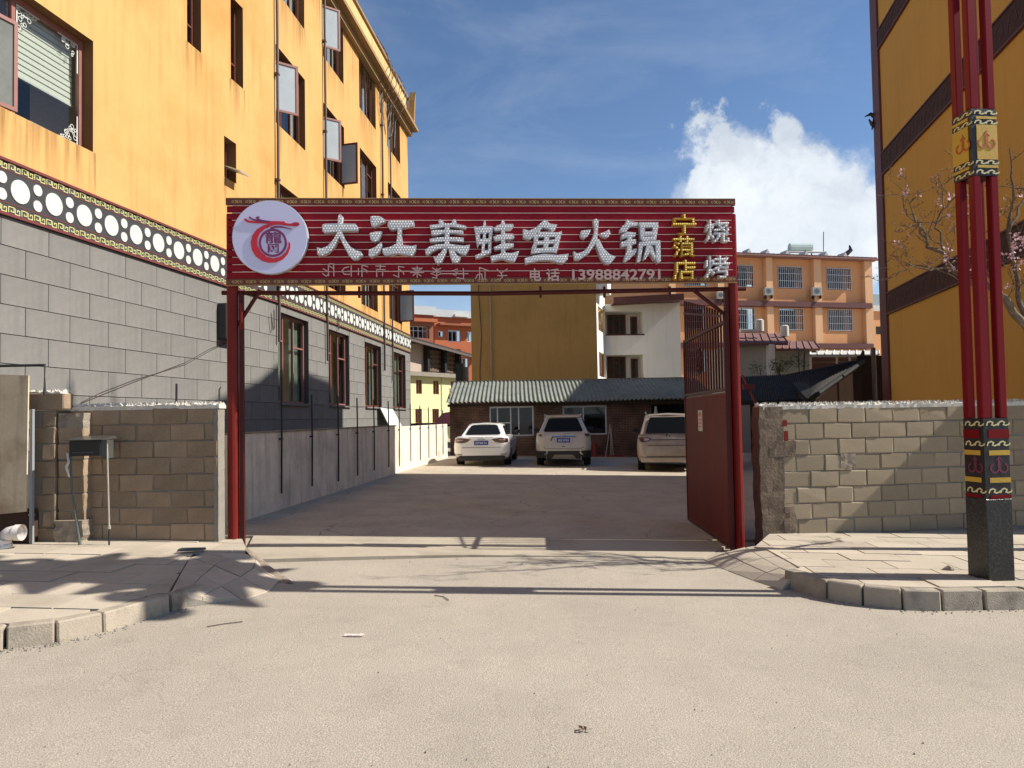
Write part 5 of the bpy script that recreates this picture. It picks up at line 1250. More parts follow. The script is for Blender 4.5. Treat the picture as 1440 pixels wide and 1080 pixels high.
m = MB(); z = FW.hit(862, 430)[1]; m.hexa([FW.P(.35, z, .9), FW.P(FW.len + .02, z + .15, .9), FW.P(FW.len + .02, z + .15, -.2), FW.P(.35, z, -.2), FW.P(.35, z + .34, .9), FW.P(FW.len + .02, z + .49, .9), FW.P(FW.len + .02, z + .49, -.2), FW.P(.35, z + .34, -.2)]); obj('eave_band', m, M_darkred, wb)
m = MB()
for h in ho: m.fbox(FW, h[0] + .01, h[1] + .05, h[2] - .07, h[2] + .0, -.1, .03)
obj('red_sill', m, M_darkred, wb)
for h, y0, y1 in ((ho[0], 443, 469), (ho[1], 502, 531)):
    for (x0, x1, tr) in ((853.5, 880, ((.5, 0, 1),)), (896, 905, ())):
        a = FW.hit(x0, y0, -1.3); b = FW.hit(x1, y1, -1.3); window(FW.off(-1.24), wb, max(.05, a[0]) if x0 < 890 else h[1] - .50, b[0] if x0 < 890 else h[1] - .10, h[2] + .01, a[1] - (.0 if x0 < 890 else .1), dep=-.02, mf=M_frame, splits=(.34, .67) if x0 < 890 else (), trans=((.4, 0, 1), (.75, 1, 2)) if x0 < 890 else (), back=None, w=.07, gm=M_glassd)
m = MB(); m.fbox(FW1, 0, 1.2, ztw + .2, ztw + 1.2, -.3, .6); obj('slab_edge', m, M_wht, wb)

# ------------------------------------------------------------------ orange building in the distance
M_or = mat('orange_plaster', (.66, .34, .165), .85, .06, .5, .08, 20, streak=.1)
M_orl = mat('orange_pilaster', (.72, .44, .25), .85, .06, .5, .08, 20, streak=.1)
FO = Frame(PX(905, 55.5), PX(1223, 60.0))
ob = thing('orange_building', FO.P(0, 0), 'orange three-storey building with barred windows and purple-brown tiled roof edge', 'building')
def zat(F, x, y): return F.hit(x, y)[1]
ycols = [(1162.5, 1197), (1094, 1128.5), (1027, 1060), (962, 994)]
zw = [(zat(FO, 1180, 407.5), zat(FO, 1180, 377)), (zat(FO, 1180, 465.5), zat(FO, 1180, 434.8))]
dz = zw[0][0] - zw[1][0]; zw.append((zw[1][0] - dz, zw[1][1] - dz))
hO = []
for a, b in ycols:
    for z in zw: hO.append([FO.hit(a, 400)[0], FO.hit(b, 400)[0], z[0], z[1]])
zeave = zat(FO, 1180, 367); ztopO = zat(FO, 1180, 355)
m = MB(); wall_grid(m, FO, 0, FO.len, -1, zeave, hO, .22); s_ = FO
m.quad(FO.P(FO.len, -1), FO.P(FO.len, -1, -10), FO.P(FO.len, zeave, -10), FO.P(FO.len, zeave)); m.quad(FO.P(0, -1), FO.P(0, -1, -10), FO.P(0, zeave, -10), FO.P(0, zeave)); obj('wall', m, M_or, ob)
for h in hO:
    w_o = window(FO, ob, *h, dep=.15, mf=M_frame, splits=(.5,), back=None, w=.07)
    q = MB(); k = int((h[1] - h[0]) / .17)
    for i in range(k + 1): u = h[0] + .04 + (h[1] - h[0] - .08) * i / k; q.fbox(FO, u - .012, u + .012, h[2] + .02, h[3] - .02, .02, .05)
    for t in (.02, .33, .66, .97): z = h[2] + (h[3] - h[2]) * t; q.fbox(FO, h[0] + .02, h[1] - .02, z, z + .03, .051, .075)
    obj('window_grille', q, M_alu, w_o)
for a, b in ((1074, 1083), (1141, 1151), (1212, 1222.5), (1006, 1015), (938, 947)):
    m = MB(); m.fbox(FO, FO.hit(a, 400)[0], FO.hit(b, 400)[0], -1, zeave - .02, .0, .38); obj('pilaster', m, M_orl, ob)
m = MB()
for y0, y1 in ((434, 427), (491, 484)): m.fbox(FO, -.05, FO.len + .1, zat(FO, 1180, y0), zat(FO, 1180, y1), .01, .55)
obj('red_band', m, M_darkred, ob)
m = MB(); m.hexa([FO.P(-.6, zeave, .9), FO.P(FO.len + .7, zeave, .9), FO.P(FO.len + .7, zeave, -11), FO.P(-.6, zeave, -11), FO.P(-.6, zeave + .12, .9), FO.P(FO.len + .7, zeave + .12, .9), FO.P(FO.len - .8, ztopO + .15, -2.6), FO.P(-.6, ztopO + .15, -2.6)])
obj('tiled_roof', m, mat('purple_tile', (.27, .15, .13), .7, .25, 1.2, .4, 18, col2=(.2, .12, .12), c2scale=2), ob)
m = MB(); u = .3
while u < FO.len + .4: m.tube([FO.P(u, zeave + .16, .88), FO.P(u, ztopO + .18, -2.5)], .05, 5); u += .42
obj('roof_tile_ridges', m, mat('purple_tile_ridge', (.22, .12, .11), .7, .2, 2), ob)
m = MB()
for x in (1058, 1084, 1112, 1139, 1167, 1194): u = FO.hit(x, 362)[0]; m.prism([FO.P(u - .22, zeave + .45, -.4), FO.P(u + .22, zeave + .45, -.4), FO.P(u, zeave + .85, -.4)], FO.n * -1.0)
obj('roof_vent', m, M_rubble, ob)
m = MB(); e = FO.P(FO.len - .6, ztopO + .1, -1.5); m.tube([e + Vector((-.9, 0, -.3)), e + Vector((-.2, 0, 0)), e + Vector((.4, 0, .5)), e + Vector((.3, 0, .9))], [.2, .25, .18, .06], 6); m.tube([e, e + Vector((1.6, 0, -.5))], [.15, .05], 6); obj('ridge_ornament', m, M_black, ob)
m = MB(); a = at_depth(1110, 349, 62); b = at_depth(1141, 349, 62); m.tube([a, b], .42, 12)
sh_ = tag(obj('solar_water_heater', m, mat('pale_green_tank', (.5, .6, .55), .4)), 'pale green cylindrical solar water heater tank on the orange building roof', 'water heater')
m = MB(); m.hexa([at_depth(1108, 356, 61), at_depth(1160, 356, 61), at_depth(1160, 356, 63), at_depth(1108, 356, 63), at_depth(1108, 353.5, 61), at_depth(1160, 354, 61), at_depth(1150, 352, 63), at_depth(1108, 352, 63)]); m.tube([a + Vector((-.0, 0, 0)), a + Vector((0, 0, -.9))], .06, 4); m.tube([b, b + Vector((0, 0, -.9))], .06, 4); obj('heater_frame', m, M_rubble, sh_)
m = MB(); a = at_depth(1158, 357, 62); m.tube([a, at_depth(1158, 326, 62)], .035, 4); tag(obj('roof_antenna', m, M_black), 'thin vertical antenna rod on the orange building roof', 'antenna')
def ac_unit(px, py, Y, wpx, label, F=None):
    c = at_depth(px, py, Y); w = wpx / FOC * Y; t = thing('air_conditioner', c, label, 'air conditioner', 'air conditioner units on the orange building and roofs')
    Fa = Frame((c.x - w / 2, c.y), (c.x + w / 2, c.y)); m = MB(); h = w * .45; m.fbox(Fa, 0, w, c.z - h, c.z + h, -.4, 0); obj('casing', m, M_white, t, bevel=.01)
    m = MB(); m.disc(Fa, w * .45, c.z, w * .3, .0, .02, 20); f_ = obj('fan_guard', m, M_band, t)
    m = MB()
    for r_ in (.27, .18, .09): pp = [(w * .45 + w * r_ * cos(k * pi / 8), c.z + w * r_ * sin(k * pi / 8)) for k in range(17)]; pp[-1] = pp[0]; m.ribbon(Fa, pp, .02, .02, .01)
    obj('guard_ring', m, M_alu, f_)
    m = MB(); m.fbox(Fa, .05, .1, c.z - h - .25, c.z - h - .002, -.4, .02); m.fbox(Fa, w - .1, w - .05, c.z - h - .25, c.z - h - .002, -.4, .02); obj('bracket', m, M_black, t)
ac_unit(1081.5, 409.5, 57.2, 12, 'white outdoor unit on the pilaster between the two middle barred windows')
ac_unit(1149.5, 409.5, 58.2, 13, 'white outdoor unit on the pilaster nearest the roof ornament end')
ac_unit(1014, 415, 56.3, 11, 'white outdoor unit seen just under the sign board beam')

# small distant building between the orange and ochre ones
FD = Frame(PX(1222, 75), PX(1262, 76)); db = thing('distant_building', FD.P(0, 0), 'pale grey glazed far building glimpsed beside the tall ochre corner', 'building')
m = MB(); m.fbox(FD, 0, FD.len, -1, zat(FD, 1230, 438), -6, 0); obj('wall', m, M_or, db)
m = MB(); m.fbox(FD, -.3, FD.len, zat(FD, 1230, 438) + .003, zat(FD, 1230, 430), -6, .3); obj('eave', m, M_rubble, db)
m = MB(); m.fbox(FD, .3, FD.len, zat(FD, 1230, 430) + .003, zat(FD, 1230, 413), -5, -.3); obj('glazed_storey', m, mat('pale_glazing', (.3, .36, .38), .3), db)
m = MB(); a = FD.hit(1232, 470); m.fbox(FD, a[0], a[0] + .7, a[1], a[1] + .8, .0, .01); obj('window', m, M_dark, db)

# ------------------------------------------------------------------ low houses between the yard and the orange building
M_cream = mat('cream_render', (.44, .43, .385), .85, .08, .5, .08, 20, streak=.15)
M_brtile = mat('brown_roof_tile', (.20, .11, .10), .7, .25, 1.5, .4, 20)
M_dtile = mat('dark_roof_tile', (.030, .029, .027), .75, .25, 1.2, .5, 16)
def box_px(name, x0, x1, ytop, ybot, Y, depth, m_, parent, lift=0):
    F = Frame(PX(x0, Y), PX(x1, Y)); q = MB(); zt = F.hit((x0 + x1) / 2, ytop)[1]; zb2 = F.hit((x0 + x1) / 2, ybot)[1] if ybot else -1
    q.fbox(F, 0, F.len, zb2, zt, -depth, 0); return obj(name, q, m_, parent), F, zt
def slab_px(name, x0, x1, y_eave, y_top, Y, depth, m_, parent, over=.4, thick=.12, x0b=None, x1b=None):
    a = at_depth(x0, y_eave, Y - over); b = at_depth(x1, y_eave, Y - over); c = at_depth(x1b or x1, y_top, Y + depth); d = at_depth(x0b or x0, y_top, Y + depth); up = Vector((0, 0, thick)); q = MB()
    q.hexa([a - up, b - up, c - up, d - up, a, b, c, d]); o = obj(name, q, m_, parent)
    q = MB(); n = max(2, int((b - a).length / .35))
    for i in range(n + 1): t = i / n; q.tube([a.lerp(b, t) + up * .2, d.lerp(c, t) + up * .2], .035, 4)
    obj('tile_ridges', q, m_, o); return o
lh = thing('low_house', (PX(1043, 36)[0], 36, G(11)), 'cream low house with brown tiled roof beside the gate post', 'house')
box_px('wall', 1030, 1084, 484, None, 36, 4, M_cream, lh); slab_px('roof', 1028, 1108, 482, 469, 36, 4, M_brtile, lh, x0b=1028, x1b=1100)
box_px('pillar', 1084, 1091, 484, None, 35.5, .5, M_wht, lh)
lh2 = thing('low_house', (PX(1092, 38)[0], 38, G(13)), 'cream low house with flatter greyish roof left of the dark verandah', 'house')
box_px('wall', 1091.5, 1140, 491, None, 38.1, 3, M_cream, lh2); slab_px('roof', 1090, 1153, 490, 480, 38, 4, M_brtile, lh2, x0b=1096, x1b=1145)
ve = thing('verandah', (PX(1140, 37)[0], 37, G(14)), 'open dark verandah under a pale sheet roof below the orange building', 'verandah')
slab_px('sheet_roof', 1138, 1236, 499, 493, 36.5, 2.5, mat('pale_sheet', (.55, .54, .5), .6, .15, 2, .1), ve, x0b=1142, x1b=1236)
box_px('back_wall', 1140, 1238, 501, None, 39.2, .3, M_darkred, ve)
for x in (1141, 1178, 1196, 1232): box_px('post', x, x + 2.2, 500.5, None, 37, .1, M_wht, ve)
box_px('rail', 1142, 1230, 508, 509.5, 37.2, .05, M_mortar, ve)
def tank(px, py, Y, r, h, label):
    c = at_depth(px, py, Y); t = MB(); t.tube([(c.x, c.y, c.z), (c.x, c.y, c.z + h * .9), (c.x, c.y, c.z + h)], [r, r, r * .6], 14); tag(obj('water_tank', t, M_white, smooth=False), label, 'water tank', 'white water tanks on the low roofs')
tank(1068, 466, 37.5, .22, .62, 'white water tank left of the other, on the brown tiled roof'); tank(1103.5, 473, 38, .21, .58, 'white water tank above the end of the brown tiled roof, near the pilaster')
box_px('x', 1045, 1079, 463, 466.5, 37.4, .5, M_white, lh)[0].name = 'roof_tray'
# dark tiled roofs directly behind the block wall
dr = thing('dark_roofed_house', (9, 22, G(9)), 'dark tiled hipped house roof just above the block wall edge', 'house')
def plane(name, pts, m_, parent, th_=.1, ridges=0):
    P_ = [at_depth(x, y, Y) for x, y, Y in pts]; q = MB(); q.prism(P_, (0, 0, -th_)); o = obj(name, q, m_, parent)
    if ridges:
        q = MB()
        for i in range(ridges + 1): t = i / ridges; q.tube([P_[0].lerp(P_[1], t) + Vector((0, 0, .02)), P_[3].lerp(P_[2], t) + Vector((0, 0, .02))], .028, 4)
        obj('tile_ridges', q, m_, o)
    return o
plane('roof_slope', [(1036, 531, 29), (1109, 527, 29), (1128, 562, 24), (1030, 566, 24)], M_dtile, dr, ridges=26)
plane('roof_slope', [(1108, 529, 28.8), (1213, 507, 24.5), (1141, 562, 20.6), (1126, 562, 24)], M_dtile, dr, ridges=30)
M_mud = mat('brown_mud_wall', (.030, .019, .014), .95, .3, 1.5, .3, spec=0)
m = MB(); A_ = at_depth(1212, 512, 24.6); B_ = at_depth(1141, 564, 20.6); C_ = at_depth(1250, 500, 24.9)
m.prism([A_, B_, Vector((B_.x, B_.y, -1)), Vector((A_.x, A_.y, -1))], (-.12, .1, 0)); m.prism([C_, Vector((A_.x + .003, A_.y + .2, C_.z)), Vector((A_.x + .003, A_.y + .2, -1)), Vector((C_.x, C_.y, -1))], (0, .15, 0)); obj('gable_wall', m, M_mud, dr)
m = MB(); m.tube([at_depth(1215, 506, 24.4) + Vector((0, 0, -.03)), at_depth(1141, 560, 20.5)], .07, 6); m.tube([at_depth(1108, 528, 28.9), at_depth(1214, 506, 24.4)], .06, 6); m.tube([at_depth(1210, 506, 24.4), at_depth(1213, 500, 24.4), at_depth(1214, 493, 24.4)], [.1, .08, .04], 6); obj('ridge_cap', m, M_dtile, dr)
m = MB(); a = at_depth(1228, 489, 22.5); m.tube([a, (a.x, a.y, -.2)], .07, 6); tag(obj('timber_post', m, M_pipe), 'dark round post standing against the tall ochre building corner', 'post')
m = MB(); m.tube([at_depth(1044, 528, 12.2), at_depth(1062, 566, 11.6)], .018, 5); m.fbox(Frame((3.6, 11.9), (4.2, 11.9)), .12, .3, 2.0, 2.08, -.02, .02); tag(obj('leaning_rod', m, M_red), 'thin red rod leaning between the gate post and block wall', 'rod')
# body under those roofs
m = MB(); m.hexa([Vector((8.4, 24.2, -1)), Vector((9.9, 24.2, -1)), Vector((10.2, 28, -1)), Vector((9, 28, -1)), Vector((8.4, 24.2, 2.0)), Vector((9.9, 24.2, 2.0)), Vector((10.2, 28, 2.4)), Vector((9, 28, 2.4))]); obj('wall', m, MATS['brown_mud_wall'], dr)

def leaf_cloud(m, c, r, n, s, rr, squash=.7):
    for _ in range(n):
        while True:
            d = Vector((rr.uniform(-1, 1), rr.uniform(-1, 1), rr.uniform(-1, 1)))
            if d.length < 1: break
        p = c + Vector((d.x * r, d.y * r, d.z * r * squash)); a = Vector((rr.gauss(0, 1), rr.gauss(0, 1), rr.gauss(0, 1))).normalized(); b = a.orthogonal().normalized(); k = s * rr.uniform(.6, 1.3)
        m.add([p - a * k, p + b * k * .4, p + a * k, p - b * k * .4], [(0, 1, 2, 3)])
M_fol = mat('dusty_foliage', (.085, .12, .05), .8, .35, 6, 0)
for (px, py, Y, r, n, lab) in ((1082, 517, 33, .75, 420, 'low dusty green shrub with pale flowers behind the block wall'), (1122, 510, 34, .55, 200, 'thin taller shrub beside the flowering one, behind the dark roof')):
    c = at_depth(px, py, Y); t = thing('shrub', (c.x, c.y, 0), lab, 'shrub'); rr = random.Random(int(px)); m = MB()
    for k in range(5): leaf_cloud(m, c + Vector((rr.uniform(-.9, .9) * r * 1.2, rr.uniform(-.3, .3), rr.uniform(-.2, .25))), r * .55, n // 5, .06, rr)
    obj('foliage', m, M_fol, t, kind='stuff'); m = MB()
    for k in range(4): m.tube([(c.x + .05 * k, c.y, 0), (c.x + rr.uniform(-.6, .6), c.y, c.z + .2 * (k % 2) + (.5 if px > 1100 else 0))], .02, 4)
    obj('stem', m, M_pipe, t)
    if px < 1100: m = MB(); leaf_cloud(m, c + Vector((-.2, -.2, .15)), .6, 60, .06, rr); obj('blossom', m, M_white, t, kind='stuff')

# ------------------------------------------------------------------ houses behind the yard on the left
M_py = mat('pale_yellow_render', (.62, .62, .36), .85, .05, .6, .05, 20)
M_rb = mat('red_brown_render', (.44, .145, .07), .85, .10, .4, .1, 20, streak=.15)
M_rb2 = mat('brown_render', (.30, .12, .075), .85, .1, .4, .1, 20)
M_gw = mat('grey_white_metal', (.48, .50, .50), .6, .15, 2, .1)
FY = Frame(PX(560, 50.5), PX(650, 56.5))
py_ = thing('pale_yellow_house', FY.P(0, 0), 'pale lemon yellow house with small windows and an old dark timber upper storey', 'house')
hY = [hole(FY, 585, 534, 593.5, 554), hole(FY, 609, 536, 617.5, 556), hole(FY, 634, 538, 641, 556), hole(FY, 584, 575, 593.5, 595), hole(FY, 608, 575, 617.5, 594)]
for h in hY:
    z0_, z1_ = (hY[0][2], hY[0][3]) if h in hY[:3] else (hY[3][2], hY[3][3]); h[2], h[3] = z0_, z1_
zt = zat(FY, 600, 530)
m = MB(); wall_grid(m, FY, 0, FY.len, -1, zt, hY, .15); obj('wall', m, M_py, py_)
for h in hY: window(FY, py_, *h, dep=.08, mf=M_frame, splits=(.5,), back=None, w=.06, gm=M_glassd)
m = MB(); m.fbox(FY, -.2, FY.len, zt, zt + .3, -6, .5); obj('ledge', m, M_mortar, py_)
z2 = zat(FY, 600, 492)
m = MB(); m.fbox(FY, 0, FY.hit(600, 500)[0], zt + .3, z2 + .4, -5, -.3); obj('plaster_storey', m, mat('stained_plaster', (.46, .37, .31), .9, .2, 3), py_)
m = MB(); u = FY.hit(600, 500)[0]
while u < FY.len - .2: m.fbox(FY, u + .01, u + .3, zt + .3, z2 + .1, -5, -.35 - .03 * (int(u * 3) % 2)); u += .32
for k in range(5): zz = zt + .45 + k * .35; m.fbox(FY, FY.hit(603, 500)[0], FY.len - .2, zz, zz + .14, -.34, -.28)
obj('timber_storey', m, mat('old_timber', (.16, .115, .085), .9, .3, 4), py_)
for x in (600, 624, 644): u = FY.hit(x, 500)[0]; m = MB(); m.fbox(FY, u, u + .25, zt + .3, z2 + .3, -.27, .1); obj('timber_post', m, M_dark, py_)
m = MB(); za = zat(FY, 560, 478); zb3 = zat(FY, 650, 506)
m.hexa([FY.P(-.5, z2 + .5, .8), FY.P(FY.len + .4, z2 - .35, .8), FY.P(FY.len, z2 + .6, -4), FY.P(-.5, z2 + 1.6, -4), FY.P(-.5, z2 + .68, .8), FY.P(FY.len + .4, z2 - .17, .8), FY.P(FY.len, z2 + .8, -4), FY.P(-.5, z2 + 1.8, -4)])
orf = obj('old_roof', m, mat('old_roof_tile', (.13, .11, .10), .9, .3, 2, .6, 14), py_)
m = MB()
for k in range(26): t = k / 25; m.tube([FY.P(-.4 + t * (FY.len + .7), z2 + .72 - t * .85, .82), FY.P(-.4 + t * (FY.len + .3), z2 + 1.84 - t * 1.0, -3.9)], .06, 4)
obj('tile_ridges', m, MATS['old_roof_tile'], orf)
m = MB(); u = FY.hit(620.5, 550)[0]; m.tube([FY.P(u, 0, .05), FY.P(u, zt, .05)], .03, 5); obj('downpipe', m, M_gw, py_)

FRD = Frame(PX(612, 80), PX(672, 82.5)); FRL = Frame(PX(560, 76), PX(610.5, 78))
rd = thing('red_brown_building', FRD.P(0, 0), 'red-brown building with white framed windows and pale metal parapet behind the old roof', 'building')
hR = [hole(FRD, 630, 464, 648, 481), hole(FRD, 657, 466, 664.5, 481), hole(FRD, 616, 465, 624, 474), hole(FRD, 646, 503, 659, 517)]
m = MB(); zt = zat(FRD, 640, 447); wall_grid(m, FRD, 0, FRD.len, -1, zt, hR, .2); m.quad(FRD.P(0, -1), FRD.P(0, -1, -6), FRD.P(0, zt, -6), FRD.P(0, zt)); obj('wall', m, M_rb, rd)
for h in hR: window(FRD, rd, *h, dep=.1, mf=M_alu, splits=(.35, .68) if h[1] - h[0] > 1 else (.5,), back=None, w=.09)
m = MB(); m.fbox(FRD, -.3, FRD.len, zt, zat(FRD, 640, 437), -6, .3); obj('metal_parapet', m, M_gw, rd)
m = MB(); m.fbox(FRD, .3, FRD.len, zat(FRD, 640, 459), zat(FRD, 640, 456.5), .0, .9); m.fbox(FRD, 2.2, FRD.len, zat(FRD, 640, 502), zat(FRD, 640, 499), .0, .9); obj('ledge', m, M_rb2, rd)
m = MB(); a = FRD.hit(637, 444); m.fbox(FRD, a[0], a[0] + 1.6, a[1] - .15, a[1] + .12, .31, .6); obj('roof_lamp_box', m, M_white, rd)
rl = thing('brown_building', FRL.P(0, 0), 'darker brown building with recessed glazed balcony next to the tall yellow building corner', 'building')
hL = [hole(FRL, 577, 457, 604, 476)]
m = MB(); zt = zat(FRL, 595, 443); wall_grid(m, FRL, 0, FRL.len, -1, zt, hL, .6); m.quad(FRL.P(FRL.len, -1), FRL.P(FRL.len, -1, -6), FRL.P(FRL.len, zt, -6), FRL.P(FRL.len, zt)); obj('wall', m, M_rb2, rl)
window(FRL, rl, *hL[0], dep=.5, mf=M_alu, splits=(.25, .5, .75), trans=((.62, 0, 4),), back=None, w=.09)
m = MB(); m.fbox(FRL, 0, FRL.len + .2, zt, zat(FRL, 595, 431), -6, .3); obj('metal_parapet', m, M_gw, rl)
m = MB(); m.fbox(FRL, 0, FRL.len + .3, zt - .75, zt - .4, 0, .5); obj('ledge', m, M_rb, rl)
b_o, F_, z_ = box_px('water_cabinet', 641, 652.5, 511, 560, 46, 1, mat('dark_green_metal', (.035, .045, .04), .6), None); tag(b_o, 'dark green tall cabinet standing above the shed roof end', 'cabinet')
b_o, F_, z_ = box_px('metal_sheet', 653, 659, 516, 560, 47, .6, M_gw, None); tag(b_o, 'narrow pale panel next to the dark green cabinet', 'panel')
b_o, F_, z_ = box_px('dark_canopy', 577, 632, 595, 600, 44, 3, M_dark, None); tag(b_o, 'low dark canopy edge seen along the top of the sunlit yard wall', 'canopy')
m = MB(); a = at_depth(610, 596, 42); b = at_depth(634, 597, 42); c = at_depth(633, 579, 43.5); d = at_depth(622, 581, 43.5)
m.prism([a, b, c, d], (0, .05, -.04)); m.prism([b, b + Vector((0, 2, 0)), c + Vector((0, .2, 0)), c], (.03, 0, 0)); m.tube([b, (b.x, b.y, 0)], .03, 4); tag(obj('pink_awning', m, mat('pink_tarp', (.55, .16, .15), .7, .15, 3)), 'faded pink tarpaulin awning beyond the end of the yard wall', 'awning')

# ------------------------------------------------------------------ cars
M_tyre = mat('tyre_rubber', (.02, .02, .02), .85, .2, 10, .2); M_rim = mat('alloy_rim', (.42, .42, .43), .35, .1, 5, 0, metal=.8)
M_cglass = mat('car_glass', (.010, .011, .012), .1, 0, bump=0, spec=.12); M_tail = mat('tail_lamp', (.055, .006, .007), .15, .1, 5, 0, coat=1); M_tailc = mat('tail_lamp_clear', (.45, .36, .34), .15, .1, 5, 0, coat=1)
M_plate = mat('plate_blue', (.02, .05, .28), .4, .05, 5, 0); M_plw = mat('plate_white', (.7, .72, .78), .4, 0, bump=0); M_trim = mat('black_trim', (.018, .018, .018), .6, .1, 5, .05); M_chr = mat('chrome', (.6, .6, .6), .2, 0, bump=0, metal=1)

def car(sp, loc, yaw, label, paint):
    L, Wd, H, zb_, zt_r, zt_f = sp['L'], sp['W'] / 2, sp['H'], sp['zb'], sp['belt_r'], sp['belt_f']
    t = bpy.data.objects.new('parked_car', None); COL.objects.link(t); tag(t, label, 'car', 'cars parked at the end of the yard')
    T = Matrix.Translation(Vector(loc)) @ Matrix.Rotation(yaw, 4, 'Z'); pre = []
    def part(name, m, mm, parent=None, **k): o = obj(name, m, mm, None, **k); o.parent = parent or t; return o
    R0 = .24
    def wof(y):
        w = Wd
        if y < R0: w *= .70 + .30 * (max(y, 0) / R0) ** .42
        f = L - y
        if f < .5: w *= .66 + .34 * (max(f, 0) / .5) ** .45
        return w
    def lean(z):                                 # how far the tail stands back at height z
        b = sp['lean']
        for (z0_, l0), (z1_, l1) in zip(b, b[1:]):
            if z <= z1_: return l0 + (l1 - l0) * max(0, (z - z0_)) / (z1_ - z0_)
        return b[-1][1]
    def ztop(y):
        a, c = sp['ya'], sp['yd']
        if y < a: return zt_r + sp.get('deck', 0) * 0
        if y > c: k = (y - c) / (L - c); return zt_f - .04 - (zt_f - sp['nose']) * k ** 1.8
        return zt_r + (zt_f - zt_r) * (y - a) / (c - a)
    ys = [0, .012, .04, .09, .16, R0, .45, .8, 1.2, 1.8, 2.4, 3.0, L - 1.3, L - .9, L - .5, L - .3, L - .12, L - .03, L]
    prof = [(0, 0, 0), (.82, 0, 0), (.95, .08, 0), (1.0, .28, 0), (1.01, .55, 0), (.985, .80, 0), (.96, .93, 0), (.88, .995, 0), (.6, 1.01, 0), (0, 1.02, 0)]
    V = []; nP = len(prof) * 2 - 2
    for y in ys:
        w = wof(y); zt2 = ztop(y); ring = []
        zz0 = zb_ + (.10 * max(0, 1 - y / .5)) + (.08 * max(0, 1 - (L - y) / .6))
        for a, b, _ in prof:
            z = zz0 + (zt2 - zz0) * b; yy = y + lean(z) * max(0, 1 - y / .9); ring.append((w * a, yy, z))
        V += ring + [(-x, y_, z) for x, y_, z in ring[1:-1][::-1]]
    F_ = []
    for i in range(len(ys) - 1):
        for k in range(nP): F_.append((i * nP + k, i * nP + (k + 1) % nP, (i + 1) * nP + (k + 1) % nP, (i + 1) * nP + k))
    # end caps as strips
    h = len(prof)
    for base in (0, (len(ys) - 1) * nP):
        for k in range(h - 1):
            a, b = base + k, base + k + 1; c, d = base + (nP - k - 1) % nP if k else base, base + (nP - k) % nP
            l1 = base + (nP - k) % nP; l2 = base + (nP - k - 1) % nP if k + 1 < h - 1 else base + h - 1
            F_.append(tuple(dict.fromkeys((a, b, l2, l1))))
    m = MB(); m.add(V, [f for f in F_ if len(f) > 2]); body = part('body', m, paint, smooth=True)
    # cabin
    za = lambda y: ztop(y) - .03
    cs = sp['cabin']                             # (y, z, halfwidth bottom, halfwidth top)
    P_ = {}
    def cab(side, i, top): y0_, y1_, wb_, wt_ = cs[i]; return Vector((side * (wt_ if top else wb_), y1_ if top else y0_, (H - (.0 if 0 < i < 3 else .03)) if top else za(y0_)))
    m = MB(); Vc = []; ncol = len(cs)
    for i in range(ncol):
        for s in (-1, 1):
            Vc.append(cab(s, i, 0))
        for s in (-1, 1):
            tv = cab(s, i, 1); Vc.append(tv - Vector((0, 0, .05))); 
        for s in (-1, 1):
            tv = cab(s, i, 1); Vc.append(Vector((tv.x * .80, tv.y, tv.z)))
        Vc.append(Vector((0, cab(1, i, 1).y, cab(1, i, 1).z + .025)))
    k7 = 7; F2_ = []
    for i in range(ncol - 1):
        a, b = i * k7, (i + 1) * k7
        F2_ += [(a, b, b + 2, a + 2), (a + 1, a + 3, b + 3, b + 1), (a + 2, b + 2, b + 4, a + 4), (a + 3, a + 5, b + 5, b + 3), (a + 4, b + 4, b + 6, a + 6), (a + 6, b + 6, b + 5, a + 5)]
    e = (ncol - 1) * k7; F2_ += [(0, 2, 4, 6, 5, 3, 1), (e, e + 1, e + 3, e + 5, e + 6, e + 4, e + 2)]
    m.add(Vc, F2_); part('cabin', m, paint, smooth=False, bevel=.02)
    def quadpanel(name, a, b, c, d, mm, off=.03, th=.02, r=.04, parent=None):  # rounded quad panel floating on a surface
        n = (b - a).cross(d - a).normalized(); pts = []
        for P0_, P1_, P2_ in ((d, a, b), (a, b, c), (b, c, d), (c, d, a)):
            for tt in (0, .5, 1):
                q0 = P1_ + (P0_ - P1_).normalized() * r; q1 = P1_ + (P2_ - P1_).normalized() * r
                pts.append((q0 * (1 - tt) ** 2 + P1_ * 2 * tt * (1 - tt) + q1 * tt ** 2) + n * off)
        q = MB(); q.prism(pts, -n * th); return part(name, q, mm, parent)
    # rear screen
    b0, b1, b2, b3 = cab(-1, 0, 0), cab(1, 0, 0), cab(1, 0, 1), cab(-1, 0, 1)
    def li(u, v): return b0.lerp(b1, u).lerp(b3.lerp(b2, u), v)
    g0, g1 = sp['rs']; quadpanel('rear_window', li(.09, g0), li(.91, g0), li(.88, g1), li(.12, g1), M_cglass, .022, .02, .07)
    for s in (-1, 1):
        for i, (u0_, u1_) in sp['side']:
            a0, a1, t0, t1 = cab(s, i, 0), cab(s, i + 1, 0), cab(s, i, 1), cab(s, i + 1, 1)
            f = lambda u, v: a0.lerp(a1, u).lerp(t0.lerp(t1, u) - Vector((0, 0, .05)), v)
            q = [f(u0_, .12), f(u1_, .12), f(u1_, .9), f(u0_, .9)]
            if s < 0: q = q[::-1]
            quadpanel('side_window', *q, M_cglass, .022, .02, .05)
    i = ncol - 2; w0, w1, w2_, w3_ = cab(1, ncol - 1, 0), cab(-1, ncol - 1, 0), cab(-1, ncol - 1, 1), cab(1, ncol - 1, 1)
    f = lambda u, v: w0.lerp(w1, u).lerp(w3_.lerp(w2_, u), v); quadpanel('windscreen', f(.06, .06), f(.94, .06), f(.92, .93), f(.08, .93), M_cglass, .022, .02, .07)
